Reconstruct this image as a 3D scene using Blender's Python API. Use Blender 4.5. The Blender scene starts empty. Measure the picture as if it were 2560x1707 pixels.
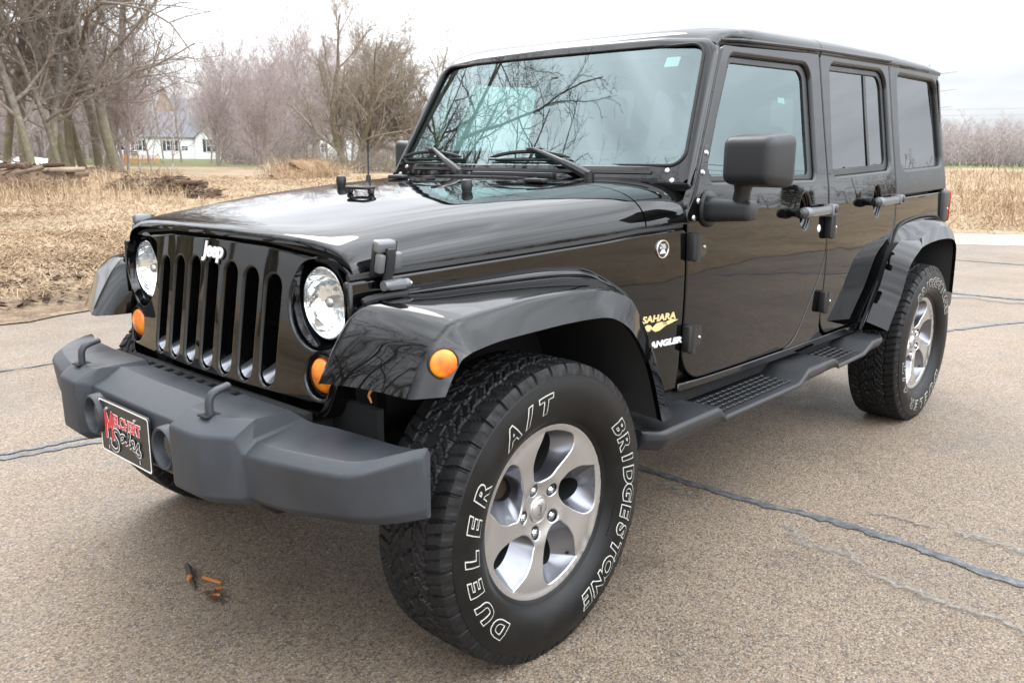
import bpy, bmesh, math, random
import numpy as np
from mathutils import Vector, Matrix
from mathutils.geometry import tessellate_polygon
from math import radians, sin, cos, pi

# ------------------------------------------------------------------ camera, sky, sun, exposure
sc = bpy.context.scene
C = sc.collection
cam_data = bpy.data.cameras.new("camera")
cam = bpy.data.objects.new("camera", cam_data)
C.objects.link(cam)
sc.camera = cam
CAM = Vector((1.6046, 2.2109, 1.2907))
yaw, pitch, roll = -2.4029, -0.2096, 0.0079
F = Vector((cos(pitch)*cos(yaw), cos(pitch)*sin(yaw), sin(pitch)))
Rr = F.cross(Vector((0, 0, 1))).normalized()
Uu = Rr.cross(F)
Rc = Rr*cos(roll) + Uu*sin(roll)
Uc = -Rr*sin(roll) + Uu*cos(roll)
M = Matrix((Rc, Uc, -F)).transposed().to_4x4()
M.translation = CAM
cam.matrix_world = M
cam_data.sensor_width = 36.0
cam_data.lens = 2127.96/2560*36.0
cam_data.clip_start = 0.05
cam_data.clip_end = 3000
cam_data.dof.use_dof = True
cam_data.dof.focus_distance = 3.0
cam_data.dof.aperture_fstop = 9.0

SUN_EL, SUN_AZ = radians(46), radians(-112)      # azimuth measured from +x towards +y
world = bpy.data.worlds.new("World")
sc.world = world
world.use_nodes = True
wt = world.node_tree
wt.nodes.clear()
def wn(t, **k):
    n = wt.nodes.new(t)
    for a, b in k.items(): setattr(n, a, b)
    return n
wo = wn('ShaderNodeOutputWorld'); bg = wn('ShaderNodeBackground')
sky = wn('ShaderNodeTexSky', sky_type='NISHITA', sun_disc=False)
sky.sun_elevation = SUN_EL
sky.sun_rotation = pi/2 - SUN_AZ
sky.air_density = 1.0; sky.dust_density = 3.0
tc = wn('ShaderNodeTexCoord')
mp = wn('ShaderNodeMapping'); mp.inputs['Scale'].default_value = (1.0, 1.0, 3.2)
nz = wn('ShaderNodeTexNoise'); nz.inputs['Scale'].default_value = 1.7; nz.inputs['Detail'].default_value = 5; nz.inputs['Roughness'].default_value = .52
rp = wn('ShaderNodeMapRange'); rp.inputs['From Min'].default_value = .32; rp.inputs['From Max'].default_value = .70
rp.inputs['To Min'].default_value = .70; rp.inputs['To Max'].default_value = 1.38
sx = wn('ShaderNodeSeparateXYZ')
up = wn('ShaderNodeMapRange'); up.inputs['From Min'].default_value = 0.0; up.inputs['From Max'].default_value = 1.0
up.inputs['To Min'].default_value = .72; up.inputs['To Max'].default_value = 2.7
mul = wn('ShaderNodeMath', operation='MULTIPLY')
mp2 = wn('ShaderNodeMapping'); mp2.inputs['Scale'].default_value = (1.6, 1.6, 14.0); mp2.inputs['Rotation'].default_value = (.12, .08, 0)
nz2 = wn('ShaderNodeTexNoise'); nz2.inputs['Scale'].default_value = 1.5; nz2.inputs['Detail'].default_value = 4
rp2 = wn('ShaderNodeMapRange'); rp2.inputs['From Min'].default_value = .35; rp2.inputs['From Max'].default_value = .65; rp2.inputs['To Min'].default_value = .86; rp2.inputs['To Max'].default_value = 1.12
mul3 = wn('ShaderNodeMath', operation='MULTIPLY')
west = wn('ShaderNodeMapRange', interpolation_type='SMOOTHSTEP'); west.inputs['From Min'].default_value = -1.0; west.inputs['From Max'].default_value = -.78; west.inputs['To Min'].default_value = .84; west.inputs['To Max'].default_value = 1.0
mul4 = wn('ShaderNodeMath', operation='MULTIPLY')
# the cloud is thinner and brighter round the veiled sun
sdir = Vector((cos(SUN_EL)*cos(SUN_AZ), cos(SUN_EL)*sin(SUN_AZ), sin(SUN_EL)))
dotn = wn('ShaderNodeVectorMath', operation='DOT_PRODUCT'); dotn.inputs[1].default_value = sdir
dirx = wn('ShaderNodeMapRange', interpolation_type='SMOOTHSTEP'); dirx.inputs['From Min'].default_value = .48; dirx.inputs['From Max'].default_value = .98
dirx.inputs['To Min'].default_value = .76; dirx.inputs['To Max'].default_value = .98
sidey = wn('ShaderNodeMapRange'); sidey.inputs['From Min'].default_value = .05; sidey.inputs['From Max'].default_value = .6; sidey.inputs['To Min'].default_value = 0; sidey.inputs['To Max'].default_value = .75
addy = wn('ShaderNodeMath', operation='ADD')
mul2 = wn('ShaderNodeMath', operation='MULTIPLY')
cl = wn('ShaderNodeMixRGB', blend_type='MULTIPLY'); cl.inputs['Fac'].default_value = 1.0
cl.inputs['Color1'].default_value = (.915, .952, 1.0, 1)
sk = wn('ShaderNodeMixRGB', blend_type='MULTIPLY'); sk.inputs['Fac'].default_value = 1.0
sk.inputs['Color2'].default_value = (.10, .10, .10, 1)
mixs = wn('ShaderNodeMixRGB'); mixs.inputs['Fac'].default_value = .88
L = wt.links.new
L(tc.outputs['Generated'], mp.inputs['Vector']); L(mp.outputs[0], nz.inputs['Vector'])
L(nz.outputs['Fac'], rp.inputs['Value']); L(tc.outputs['Generated'], sx.inputs[0])
L(sx.outputs['Z'], up.inputs['Value']); L(tc.outputs['Generated'], dotn.inputs[0]); L(dotn.outputs['Value'], dirx.inputs['Value']); L(sx.outputs['Y'], sidey.inputs['Value']); L(dirx.outputs[0], addy.inputs[0]); L(sidey.outputs[0], addy.inputs[1])
L(rp.outputs[0], mul.inputs[0]); L(up.outputs[0], mul.inputs[1])
L(mul.outputs[0], mul2.inputs[0]); L(addy.outputs[0], mul2.inputs[1])
L(tc.outputs['Generated'], mp2.inputs['Vector']); L(mp2.outputs[0], nz2.inputs['Vector']); L(nz2.outputs['Fac'], rp2.inputs['Value'])
L(mul2.outputs[0], mul3.inputs[0]); L(rp2.outputs[0], mul3.inputs[1])
L(sx.outputs['X'], west.inputs['Value']); L(mul3.outputs[0], mul4.inputs[0]); L(west.outputs[0], mul4.inputs[1])
L(mul4.outputs[0], cl.inputs['Color2'])
L(sky.outputs[0], sk.inputs['Color1'])
L(sk.outputs[0], mixs.inputs['Color1']); L(cl.outputs[0], mixs.inputs['Color2'])
L(mixs.outputs[0], bg.inputs['Color']); bg.inputs['Strength'].default_value = 1.0
L(bg.outputs[0], wo.inputs[0])

sun_d = bpy.data.lights.new("sun", 'SUN')
sun_d.energy = 0.6
sun_d.angle = radians(25)
sun_d.color = (1.0, .965, .92)
sun = bpy.data.objects.new("sun", sun_d)
C.objects.link(sun)
sun.rotation_euler = sdir.to_track_quat('Z', 'Y').to_euler()

sc.view_settings.view_transform = 'Standard'
sc.view_settings.look = 'None'
sc.view_settings.exposure = 0.95
sc.view_settings.gamma = 1.0
sc.cycles.max_bounces = 10
sc.cycles.transparent_max_bounces = 24
sc.cycles.glossy_bounces = 5
sc.cycles.transmission_bounces = 6
sc.cycles.caustics_reflective = False
sc.cycles.caustics_refractive = False
sc.cycles.use_denoising = True

# ------------------------------------------------------------------ materials
def mat(name, col=(.5, .5, .5), rough=.5, metal=0.0, **k):
    m = bpy.data.materials.new(name); m.use_nodes = True
    b = m.node_tree.nodes['Principled BSDF']
    b.inputs['Base Color'].default_value = (*col, 1)
    b.inputs['Roughness'].default_value = rough
    b.inputs['Metallic'].default_value = metal
    for a, v in k.items():
        b.inputs[a.replace('_', ' ')].default_value = v
    return m
def nodes(m): return m.node_tree, m.node_tree.nodes['Principled BSDF']
def N(t, kind, **k):
    n = t.nodes.new(kind)
    for a, b in k.items():
        if hasattr(n, a): setattr(n, a, b)
        else: n.inputs[a].default_value = b
    return n
def noise(t, scale, detail=3, coord='Object', rough=.5, vec=None):
    n = N(t, 'ShaderNodeTexNoise'); n.inputs['Scale'].default_value = scale
    n.inputs['Detail'].default_value = detail; n.inputs['Roughness'].default_value = rough
    if vec is None:
        g = N(t, 'ShaderNodeNewGeometry') if coord == 'Position' else N(t, 'ShaderNodeTexCoord')
        vec = g.outputs['Position'] if coord == 'Position' else g.outputs[coord]
    t.links.new(vec, n.inputs['Vector'])
    return n
def ramp(t, src, stops, interp='LINEAR'):
    r = N(t, 'ShaderNodeValToRGB'); e = r.color_ramp.elements
    r.color_ramp.interpolation = interp
    while len(e) < len(stops): e.new(.5)
    for el, (p, c) in zip(e, stops):
        el.position = p
        el.color = (*c, 1) if len(c) == 3 else c
    t.links.new(src, r.inputs['Fac'])
    return r
def bump(t, b, src, strength=.3, dist=.01):
    n = N(t, 'ShaderNodeBump'); n.inputs['Strength'].default_value = strength; n.inputs['Distance'].default_value = dist
    t.links.new(src, n.inputs['Height']); t.links.new(n.outputs[0], b.inputs['Normal'])
    return n
def mixc(t, fac, a, b, blend='MIX'):
    n = N(t, 'ShaderNodeMixRGB', blend_type=blend)
    for s, v in (('Fac', fac), ('Color1', a), ('Color2', b)):
        if isinstance(v, (int, float)): n.inputs[s].default_value = v
        elif isinstance(v, tuple): n.inputs[s].default_value = (*v, 1)
        else: t.links.new(v, n.inputs[s])
    return n.outputs[0]

MT = {}
MT['paint'] = mat('black_paint', (.0030, .0030, .0035), .03, IOR=1.53)
t, b = nodes(MT['paint'])
n = noise(t, 9, 3, 'Position'); 
r = ramp(t, n.outputs['Fac'], [(.35, (.012, .012, .012)), (.75, (.05, .05, .05))]); t.links.new(r.outputs[0], b.inputs['Roughness'])
sp1 = N(t, 'ShaderNodeTexVoronoi'); sp1.inputs['Scale'].default_value = 75; gp = N(t, 'ShaderNodeNewGeometry'); t.links.new(gp.outputs['Position'], sp1.inputs['Vector'])
sc1 = N(t, 'ShaderNodeSeparateColor'); t.links.new(sp1.outputs['Color'], sc1.inputs[0]); pk1 = ramp(t, sc1.outputs[0], [(.86, (0, 0, 0)), (.90, (1, 1, 1))]); dd1 = ramp(t, sp1.outputs['Distance'], [(.10, (1, 1, 1)), (.16, (0, 0, 0))])
mm1 = mixc(t, 1.0, pk1.outputs[0], dd1.outputs[0], 'MULTIPLY'); dust = noise(t, 2.4, 6, 'Position', .7); dr1 = ramp(t, dust.outputs['Fac'], [(.45, (.0016, .0016, .0020)), (.75, (.0042, .0040, .0039))])
t.links.new(mixc(t, mm1, dr1.outputs[0], (.014, .0135, .013)), b.inputs['Base Color'])
bn = noise(t, 3.2, 2, 'Position')
bp = N(t, 'ShaderNodeBump'); bp.inputs['Strength'].default_value = .10; bp.inputs['Distance'].default_value = .02
t.links.new(bn.outputs['Fac'], bp.inputs['Height']); t.links.new(bp.outputs[0], b.inputs['Normal'])
def plastic(name, c, r, bs=.25, sc_=900):
    """grained plastic: fine texture, sun-faded patches, thin scuffs"""
    m = mat(name, c, r); t, b = nodes(m)
    n = noise(t, sc_, 2, 'Position'); bump(t, b, n.outputs['Fac'], bs, .0006)
    w = noise(t, 5, 6, 'Position', .62)
    rr = ramp(t, w.outputs['Fac'], [(.3, (r-.08,)*3), (.7, (r+.12,)*3)]); t.links.new(rr.outputs[0], b.inputs['Roughness'])
    cc = ramp(t, w.outputs['Fac'], [(.30, tuple(x*.72 for x in c)), (.52, c), (.72, tuple(x*1.35 for x in c))])
    g = N(t, 'ShaderNodeNewGeometry'); mp_ = N(t, 'ShaderNodeMapping'); mp_.inputs['Scale'].default_value = (6, 28, 90); mp_.inputs['Rotation'].default_value = (.3, .2, .5)
    t.links.new(g.outputs['Position'], mp_.inputs['Vector']); sn = noise(t, 1.0, 4, vec=mp_.outputs[0], rough=.7)
    sm = ramp(t, sn.outputs['Fac'], [(.66, (0, 0, 0)), (.72, (.28, .28, .28))])
    dn = noise(t, 700, 1, 'Position'); dm = ramp(t, dn.outputs['Fac'], [(.70, (0, 0, 0)), (.74, (.5, .5, .5))])
    c1 = mixc(t, sm.outputs[0], cc.outputs[0], tuple(min(1, x*2.4+.02) for x in c)); c1 = mixc(t, dm.outputs[0], c1, tuple(min(1, x*2+.03) for x in c))
    t.links.new(c1, b.inputs['Base Color'])
    return m
MT['bumper'] = plastic('bumper_plastic', (.027, .031, .0375), .48)
MT['plastic'] = plastic('black_plastic', (.015, .016, .018), .40)
MT['dark'] = mat('underbody_black', (.0035, .0035, .004), .85)
MT['seal'] = mat('rubber_seal', (.008, .008, .008), .6)
MT['liner'] = mat('wheel_liner', (.003, .003, .003), .9)
MT['chrome'] = mat('chrome', (.82, .83, .84), .12, 1.0)
MT['bolt'] = mat('bolt_steel', (.5, .5, .5), .28, 1.0)
MT['silver'] = mat('silver_badge', (.78, .79, .80), .35, .25)
MT['badge'] = mat('badge_silver', (.86, .87, .88), .35, .0)
MT['white'] = mat('white_print', (.82, .82, .80), .5)
MT['tyrewhite'] = mat('aged_white_rubber', (.50, .50, .46), .6)
MT['red'] = mat('red_print', (.62, .03, .035), .45)
MT['plateblack'] = mat('plate_black', (.022, .020, .018), .35)
MT['gold'] = mat('gold_decal', (.62, .50, .24), .45)
MT['golddark'] = mat('bronze_decal', (.30, .22, .09), .45)
MT['handle'] = mat('handle_grey', (.15, .155, .165), .36, .3)
MT['seat'] = plastic('seat_cloth', (.03, .028, .027), .85)
MT['dash'] = plastic('dash_plastic', (.02, .02, .022), .6)
MT['iron'] = mat('rusty_iron', (.05, .035, .025), .75)
MT['machined'] = mat('machined_alloy', (.56, .56, .565), .27, .9)
t, b = nodes(MT['machined'])
MT['alloy'] = mat('painted_alloy', (.19, .195, .215), .28, .8, Coat_Weight=.5, Coat_Roughness=.1)
# rubber with a little dust
MT['rubber'] = mat('tyre_rubber', (.004, .004, .0045), .42, Specular_IOR_Level=.3)
t, b = nodes(MT['rubber'])
n = noise(t, 14, 5, 'Object'); rr = ramp(t, n.outputs['Fac'], [(.35, (.34,)*3), (.7, (.52,)*3)]); t.links.new(rr.outputs[0], b.inputs['Roughness'])
cc = ramp(t, n.outputs['Fac'], [(.3, (.0028, .0028, .003)), (.8, (.007, .0067, .0063))]); t.links.new(cc.outputs[0], b.inputs['Base Color'])
MT['tread'] = mat('tread_rubber', (.010, .010, .011), .6, Specular_IOR_Level=.32)
t, b = nodes(MT['tread'])
n = noise(t, 260, 2, 'Object'); 
cc = ramp(t, n.outputs['Fac'], [(.30, (.0035, .0035, .004)), (.62, (.008, .008, .0085)), (.76, (.03, .0285, .027))]); t.links.new(cc.outputs[0], b.inputs['Base Color'])
n2 = noise(t, 40, 4, 'Object'); rr = ramp(t, n2.outputs['Fac'], [(.35, (.42,)*3), (.65, (.75,)*3)]); t.links.new(rr.outputs[0], b.inputs['Roughness'])

def glass(name, tint, ior=1.6, gcol=(.97, .98, 1.0)):
    m = bpy.data.materials.new(name); m.use_nodes = True; t = m.node_tree; t.nodes.clear()
    o = N(t, 'ShaderNodeOutputMaterial'); mx = N(t, 'ShaderNodeMixShader'); tr = N(t, 'ShaderNodeBsdfTransparent')
    gl = N(t, 'ShaderNodeBsdfGlossy'); gl.inputs['Roughness'].default_value = .006
    gl.inputs['Color'].default_value = (*gcol, 1)
    fr = N(t, 'ShaderNodeFresnel'); gm = N(t, 'ShaderNodeNewGeometry'); mr = N(t, 'ShaderNodeMapRange')     # a pane: the same reflection from either side
    mr.inputs['To Min'].default_value = ior; mr.inputs['To Max'].default_value = 1/ior
    t.links.new(gm.outputs['Backfacing'], mr.inputs['Value']); t.links.new(mr.outputs[0], fr.inputs['IOR'])
    tr.inputs['Color'].default_value = (*tint, 1)
    t.links.new(fr.outputs[0], mx.inputs[0]); t.links.new(tr.outputs[0], mx.inputs[1]); t.links.new(gl.outputs[0], mx.inputs[2])
    t.links.new(mx.outputs[0], o.inputs[0])
    return m
MT['glass'] = glass('green_glass', (.42, .60, .585), ior=2.35, gcol=(.82, .99, 1.0))
MT['tint'] = glass('privacy_glass', (.09, .10, .105), ior=2.05)
MT['lens'] = glass('clear_lens', (.95, .97, .97), ior=1.5)
def amber():
    m = mat('amber_lens', (.80, .13, .004), .12, Coat_Weight=.6, Coat_Roughness=.03)
    t, b = nodes(m)
    b.inputs['Transmission Weight'].default_value = .15
    w = N(t, 'ShaderNodeTexWave', bands_direction='Z'); w.inputs['Scale'].default_value = 130
    g = N(t, 'ShaderNodeNewGeometry'); t.links.new(g.outputs['Position'], w.inputs['Vector'])
    n = noise(t, 22, 2, 'Position')
    c = ramp(t, n.outputs['Fac'], [(.35, (.72, .12, .002)), (.65, (1.0, .34, .006))])
    t.links.new(c.outputs[0], b.inputs['Base Color'])
    bump(t, b, w.outputs['Fac'], .25, .001)
    return m
MT['amber'] = amber()
MT['redlens'] = mat('red_lens', (.5, .01, .01), .12, Coat_Weight=.6)
def reflector():
    m = mat('headlamp_reflector', (.95, .95, .95), .10, .95)
    t, b = nodes(m)
    g = N(t, 'ShaderNodeNewGeometry')
    v = N(t, 'ShaderNodeTexVoronoi'); v.inputs['Scale'].default_value = 38
    t.links.new(g.outputs['Position'], v.inputs['Vector'])
    bump(t, b, v.outputs['Distance'], .5, .006)
    return m
MT['reflector'] = reflector()
# ------------------------------------------------------------------ object helpers
def tag(o, label=None, cat=None, group=None, kind=None):
    if label: o['label'] = label
    if cat: o['category'] = cat
    if group: o['group'] = group
    if kind: o['kind'] = kind
    return o
def empty(name, loc=(0, 0, 0), rz=0.0):
    o = bpy.data.objects.new(name, None); o.location = loc; o.rotation_euler = (0, 0, rz)
    o.empty_display_size = .2
    C.objects.link(o)
    return o
def world_of(o):
    m = Matrix.LocRotScale(o.location, o.rotation_euler, o.scale)
    if o.parent: m = world_of(o.parent) @ o.matrix_parent_inverse @ m
    return m
def put(name, me, parent=None, loc=None, rot=None):
    """link a mesh whose vertices are in world space (or local, when loc is given) under a parent"""
    o = bpy.data.objects.new(name, me); C.objects.link(o)
    if loc is not None: o.location = loc
    if rot is not None: o.rotation_euler = rot
    if parent is not None:
        o.parent = parent
        o.matrix_parent_inverse = world_of(parent).inverted()
    return o
def copy_tree(o, parent=None, name=None):
    c = o.copy(); C.objects.link(c)
    if parent is not None: c.parent = parent
    for ch in list(o.children): copy_tree(ch, c)
    return c
def sharp(me, ang=35):
    for p in me.polygons: p.use_smooth = True
    me.set_sharp_from_angle(angle=radians(ang))

class MB:
    """collects shapes into one mesh"""
    def __init__(s): s.v = []; s.f = []; s.m = []; s.mats = []
    def mi(s, m):
        if m is None: return 0
        if m not in s.mats: s.mats.append(m)
        return s.mats.index(m)
    def add(s, vs, fs, m=None, M=None):
        k = len(s.v); i = s.mi(m)
        s.v += [tuple(M @ Vector(p)) if M is not None else tuple(p) for p in vs]
        s.f += [tuple(a+k for a in f) for f in fs]; s.m += [i]*len(fs)
    def bm(s, b, m=None, M=None):
        b.verts.index_update()
        s.add([v.co[:] for v in b.verts], [[v.index for v in f.verts] for f in b.faces], m, M); b.free()
    def box(s, c, size, m=None, bev=0.0, seg=2, rot=None, taper=None):
        b = bmesh.new(); bmesh.ops.create_cube(b, size=1)
        for v in b.verts:
            v.co = Vector((v.co.x*size[0], v.co.y*size[1], v.co.z*size[2]))
            if taper and v.co.z > 0: v.co.x *= taper; v.co.y *= taper
        if bev: bmesh.ops.bevel(b, geom=b.edges[:], offset=bev, segments=seg, affect='EDGES', profile=.5)
        Mx = Matrix.Translation(c)
        if rot is not None: Mx = Mx @ rot.to_4x4()
        s.bm(b, m, Mx)
    def tube(s, pts, r, n=8, m=None, cap=True):
        pts = [Vector(p) for p in pts]; rs = r if isinstance(r, (list, tuple)) else [r]*len(pts)
        vs = []; fs = []; ref = None
        for i, p in enumerate(pts):
            d = (pts[min(i+1, len(pts)-1)]-pts[max(i-1, 0)]).normalized()
            if ref is None: ref = d.orthogonal().normalized()
            a = (ref - d*ref.dot(d)).normalized(); ref = a; bb = d.cross(a)
            for k in range(n):
                t = 2*pi*k/n; vs.append(p+(a*cos(t)+bb*sin(t))*rs[i])
        for i in range(len(pts)-1):
            for k in range(n): fs.append((i*n+k, i*n+(k+1) % n, (i+1)*n+(k+1) % n, (i+1)*n+k))
        if cap: fs.append(tuple(range(n))[::-1]); fs.append(tuple((len(pts)-1)*n+k for k in range(n)))
        s.add(vs, fs, m)
    def lathe(s, prof, m=None, n=32, M=None, closed=False):
        """profile of (r, h) turned round local z"""
        vs = []; fs = []
        for r, h in prof:
            for k in range(n): t = 2*pi*k/n; vs.append((r*cos(t), r*sin(t), h))
        q = len(prof)
        for i in range(q if closed else q-1):
            j = (i+1) % q
            for k in range(n): fs.append((i*n+k, i*n+(k+1) % n, j*n+(k+1) % n, j*n+k))
        s.add(vs, fs, m, M)
    def grid(s, rows, m=None, closed_u=False, closed_v=False, caps=False):
        a, b = len(rows), len(rows[0]); vs = [p for r in rows for p in r]; fs = []
        for i in range(a if closed_u else a-1):
            for j in range(b if closed_v else b-1):
                i2, j2 = (i+1) % a, (j+1) % b
                fs.append((i*b+j, i*b+j2, i2*b+j2, i2*b+j))
        if caps:
            fs.append(tuple(range(b))[::-1]); fs.append(tuple((a-1)*b+j for j in range(b)))
        s.add(vs, fs, m)
    def mirror_y(s):
        k = len(s.v); s.v += [(x, -y, z) for x, y, z in s.v]
        s.f += [tuple(i+k for i in f[::-1]) for f in s.f]; s.m += list(s.m)
        return s
    def flipped_y(s):
        o = MB(); o.mats = list(s.mats); o.m = list(s.m)
        o.v = [(x, -y, z) for x, y, z in s.v]; o.f = [f[::-1] for f in s.f]
        return o
    def mesh(s, name, m=None, ang=35, fix=True, smooth=True):
        me = bpy.data.meshes.new(name)
        me.from_pydata(s.v, [], s.f)
        for q in (s.mats or [m]): me.materials.append(q)
        if len(s.mats) > 1: me.polygons.foreach_set('material_index', s.m)
        if fix:
            b = bmesh.new(); b.from_mesh(me); bmesh.ops.recalc_face_normals(b, faces=b.faces[:]); b.to_mesh(me); b.free()
        if smooth: sharp(me, ang)
        me.update()
        return me
    def build(s, name, m=None, parent=None, ang=35, fix=True, **k):
        return put(name, s.mesh(name, m, ang, fix), parent, **k)

def along(d, p=(0, 0, 0), up=(0, 0, 1)):
    """matrix taking local z to direction d"""
    d = Vector(d).normalized(); x = Vector(up).cross(d)
    if x.length < 1e-4: x = Vector((1, 0, 0))
    x.normalize(); y = d.cross(x)
    m = Matrix((x, y, d)).transposed().to_4x4(); m.translation = Vector(p)
    return m

def lerp(a, b, t): return a+(b-a)*t
def interp(x, xs, ys): return float(np.interp(x, xs, ys))
def sstep(a, b, x):
    t = min(max((x-a)/(b-a), 0), 1); return t*t*(3-2*t)
def spline(pts, n):
    """catmull-rom through points, n samples, by arc length of the control polygon"""
    P = np.array(pts, float); d = np.r_[0, np.cumsum(np.linalg.norm(np.diff(P, axis=0), axis=1))]; d /= d[-1]
    T = np.zeros_like(P)
    T[1:-1] = (P[2:]-P[:-2])/(d[2:]-d[:-2])[:, None]
    T[0] = (P[1]-P[0])/(d[1]-d[0]); T[-1] = (P[-1]-P[-2])/(d[-1]-d[-2])
    out = []
    for s_ in np.linspace(0, 1, n):
        i = min(int(np.searchsorted(d, s_, 'right'))-1, len(P)-2); h = d[i+1]-d[i]; t = (s_-d[i])/h
        out.append((2*t**3-3*t**2+1)*P[i]+(t**3-2*t**2+t)*h*T[i]+(-2*t**3+3*t**2)*P[i+1]+(t**3-t**2)*h*T[i+1])
    return [tuple(float(c) for c in o) for o in out]
def usp(P, n):
    P = np.array(P, float); out = []; q = len(P)-1
    for s_ in np.linspace(0, q, n):
        i = min(int(s_), q-1); t = s_-i
        p0 = P[max(i-1, 0)]; p1 = P[i]; p2 = P[i+1]; p3 = P[min(i+2, q)]
        out.append(.5*((2*p1)+(-p0+p2)*t+(2*p0-5*p1+4*p2-p3)*t*t+(-p0+3*p1-3*p2+p3)*t**3))
    return out
def rpoly(pts, seg=6, maxlen=None):
    """polygon with rounded corners: points (x, y) or (x, y, r)"""
    n = len(pts); out = []
    for i in range(n):
        p = Vector(pts[i][:2]); r = pts[i][2] if len(pts[i]) > 2 else 0
        a = Vector(pts[i-1][:2])-p; c = Vector(pts[(i+1) % n][:2])-p
        if r <= 0: out.append((p.x, p.y)); continue
        la, lc = a.length, c.length; a.normalize(); c.normalize()
        ang = math.acos(max(-1, min(1, a.dot(c))))
        t = min(r/max(math.tan(ang/2), 1e-6), la*.49, lc*.49)
        p0 = p+a*t; p1 = p+c*t; rr = t*math.tan(ang/2)
        bis = (a+c)
        if bis.length < 1e-6: out.append((p.x, p.y)); continue
        cen = p+bis.normalized()*(rr/math.sin(ang/2))
        a0 = math.atan2(p0.y-cen.y, p0.x-cen.x); a1 = math.atan2(p1.y-cen.y, p1.x-cen.x)
        da = (a1-a0+pi) % (2*pi)-pi
        for k in range(seg+1):
            w = a0+da*k/seg; out.append((cen.x+rr*cos(w), cen.y+rr*sin(w)))
    return out
def circle(cx, cy, r, n=36, ry=None): return [(cx+r*cos(2*pi*k/n), cy+(ry or r)*sin(2*pi*k/n)) for k in range(n)]
def area(p): return .5*sum(p[i-1][0]*p[i][1]-p[i][0]*p[i-1][1] for i in range(len(p)))

def panel(name, outer, holes, mapf, m, parent=None, r=.005, depth=.02, step=(.08, .08), K=4, mirror=False, hr=None, hd=None, bulge=None):
    """sheet-metal panel: an outline (with holes) laid on the surface mapf(u, v) -> (point, outward normal), with rolled edges"""
    bm = bmesh.new(); nl = bm.verts.layers.float_vector.new('n')
    loops = [(list(outer), True)]+[(list(h), False) for h in holes]
    flat = []; polys = []
    for lp, ccw in loops:
        if (area(lp) > 0) != ccw: lp = lp[::-1]
        P = [Vector(p) for p in lp]
        P = [p for i, p in enumerate(P) if (p-P[i-1]).length > 1e-5]
        R_ = r if ccw else (r if hr is None else hr); D_ = depth if ccw else (depth if hd is None else hd)
        nn = len(P); ns = []
        for i in range(nn):
            e0 = (P[i]-P[i-1]).normalized(); e1 = (P[(i+1) % nn]-P[i]).normalized()
            n0 = Vector((e0.y, -e0.x)); n1 = Vector((e1.y, -e1.x)); s_ = n0+n1
            if s_.length < 1e-5: s_ = n0
            s_.normalize(); c_ = max(s_.dot(n0), .5); ns.append((s_, 1/c_))
        rings = []
        for k in range(K+2):
            a = min(k, K)/K*pi/2; ring = []
            for p, (s_, mi) in zip(P, ns):
                q = p - s_*mi*R_*(1-sin(a)); d = R_*(1-cos(a)) if k <= K else D_
                v = bm.verts.new((q.x, q.y, -d)); v[nl] = (s_.x*sin(a), s_.y*sin(a), cos(a)); ring.append(v)
            rings.append(ring)
        for k in range(K+1):
            for i in range(nn):
                j = (i+1) % nn
                bm.faces.new((rings[k][i], rings[k+1][i], rings[k+1][j], rings[k][j]))
        polys.append([Vector((v.co.x, v.co.y, 0)) for v in rings[0]]); flat += rings[0]
    for tri in tessellate_polygon(polys):
        a, b_, c_ = (flat[i] for i in tri)
        nz_ = (b_.co-a.co).cross(c_.co-a.co).z
        if abs(nz_) < 1e-12: continue
        try: bm.faces.new((a, b_, c_) if nz_ > 0 else (a, c_, b_))
        except ValueError: pass
    us = [v.co.x for v in bm.verts]; vs = [v.co.y for v in bm.verts]
    for ax, (lo, hi), st in ((0, (min(us), max(us)), step[0]), (1, (min(vs), max(vs)), step[1])):
        if not st: continue
        k = math.floor(lo/st)+1
        while k*st < hi:
            no = (1, 0, 0) if ax == 0 else (0, 1, 0)
            bmesh.ops.bisect_plane(bm, geom=bm.verts[:]+bm.edges[:]+bm.faces[:], dist=1e-5,
                                   plane_co=(k*st if ax == 0 else 0, k*st if ax else 0, 0), plane_no=no)
            k += 1
    nors = []; h = 1e-3; fl = None
    for v in bm.verts:
        u_, v_, d = v.co; n_ = v[nl]
        P0, N0 = mapf(u_, v_)
        Tu = (mapf(u_+h, v_)[0]-mapf(u_-h, v_)[0]).normalized(); Tv = (mapf(u_, v_+h)[0]-mapf(u_, v_-h)[0]).normalized()
        if fl is None: fl = Tu.cross(Tv).dot(N0) < 0
        co = P0 + N0*d; no = (Tu*n_.x+Tv*n_.y+N0*n_.z).normalized()
        if mirror: co = Vector((co.x, -co.y, co.z)); no = Vector((no.x, -no.y, no.z))
        v.co = co; nors.append(no[:])
    if fl != mirror: bmesh.ops.reverse_faces(bm, faces=bm.faces[:])
    me = bpy.data.meshes.new(name); bm.to_mesh(me); bm.free(); me.materials.append(m)
    for p in me.polygons: p.use_smooth = True
    me.normals_split_custom_set_from_vertices(nors)
    return put(name, me, parent)
def sheet(name, outer, mapf, m, parent=None, d=0.0, step=(.08, .08), mirror=False, thick=.004):
    return panel(name, outer, [], lambda u, v: (mapf(u, v)[0]-mapf(u, v)[1]*d, mapf(u, v)[1]), m, parent, r=.0015, depth=thick, step=step, K=1, mirror=mirror)

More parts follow.
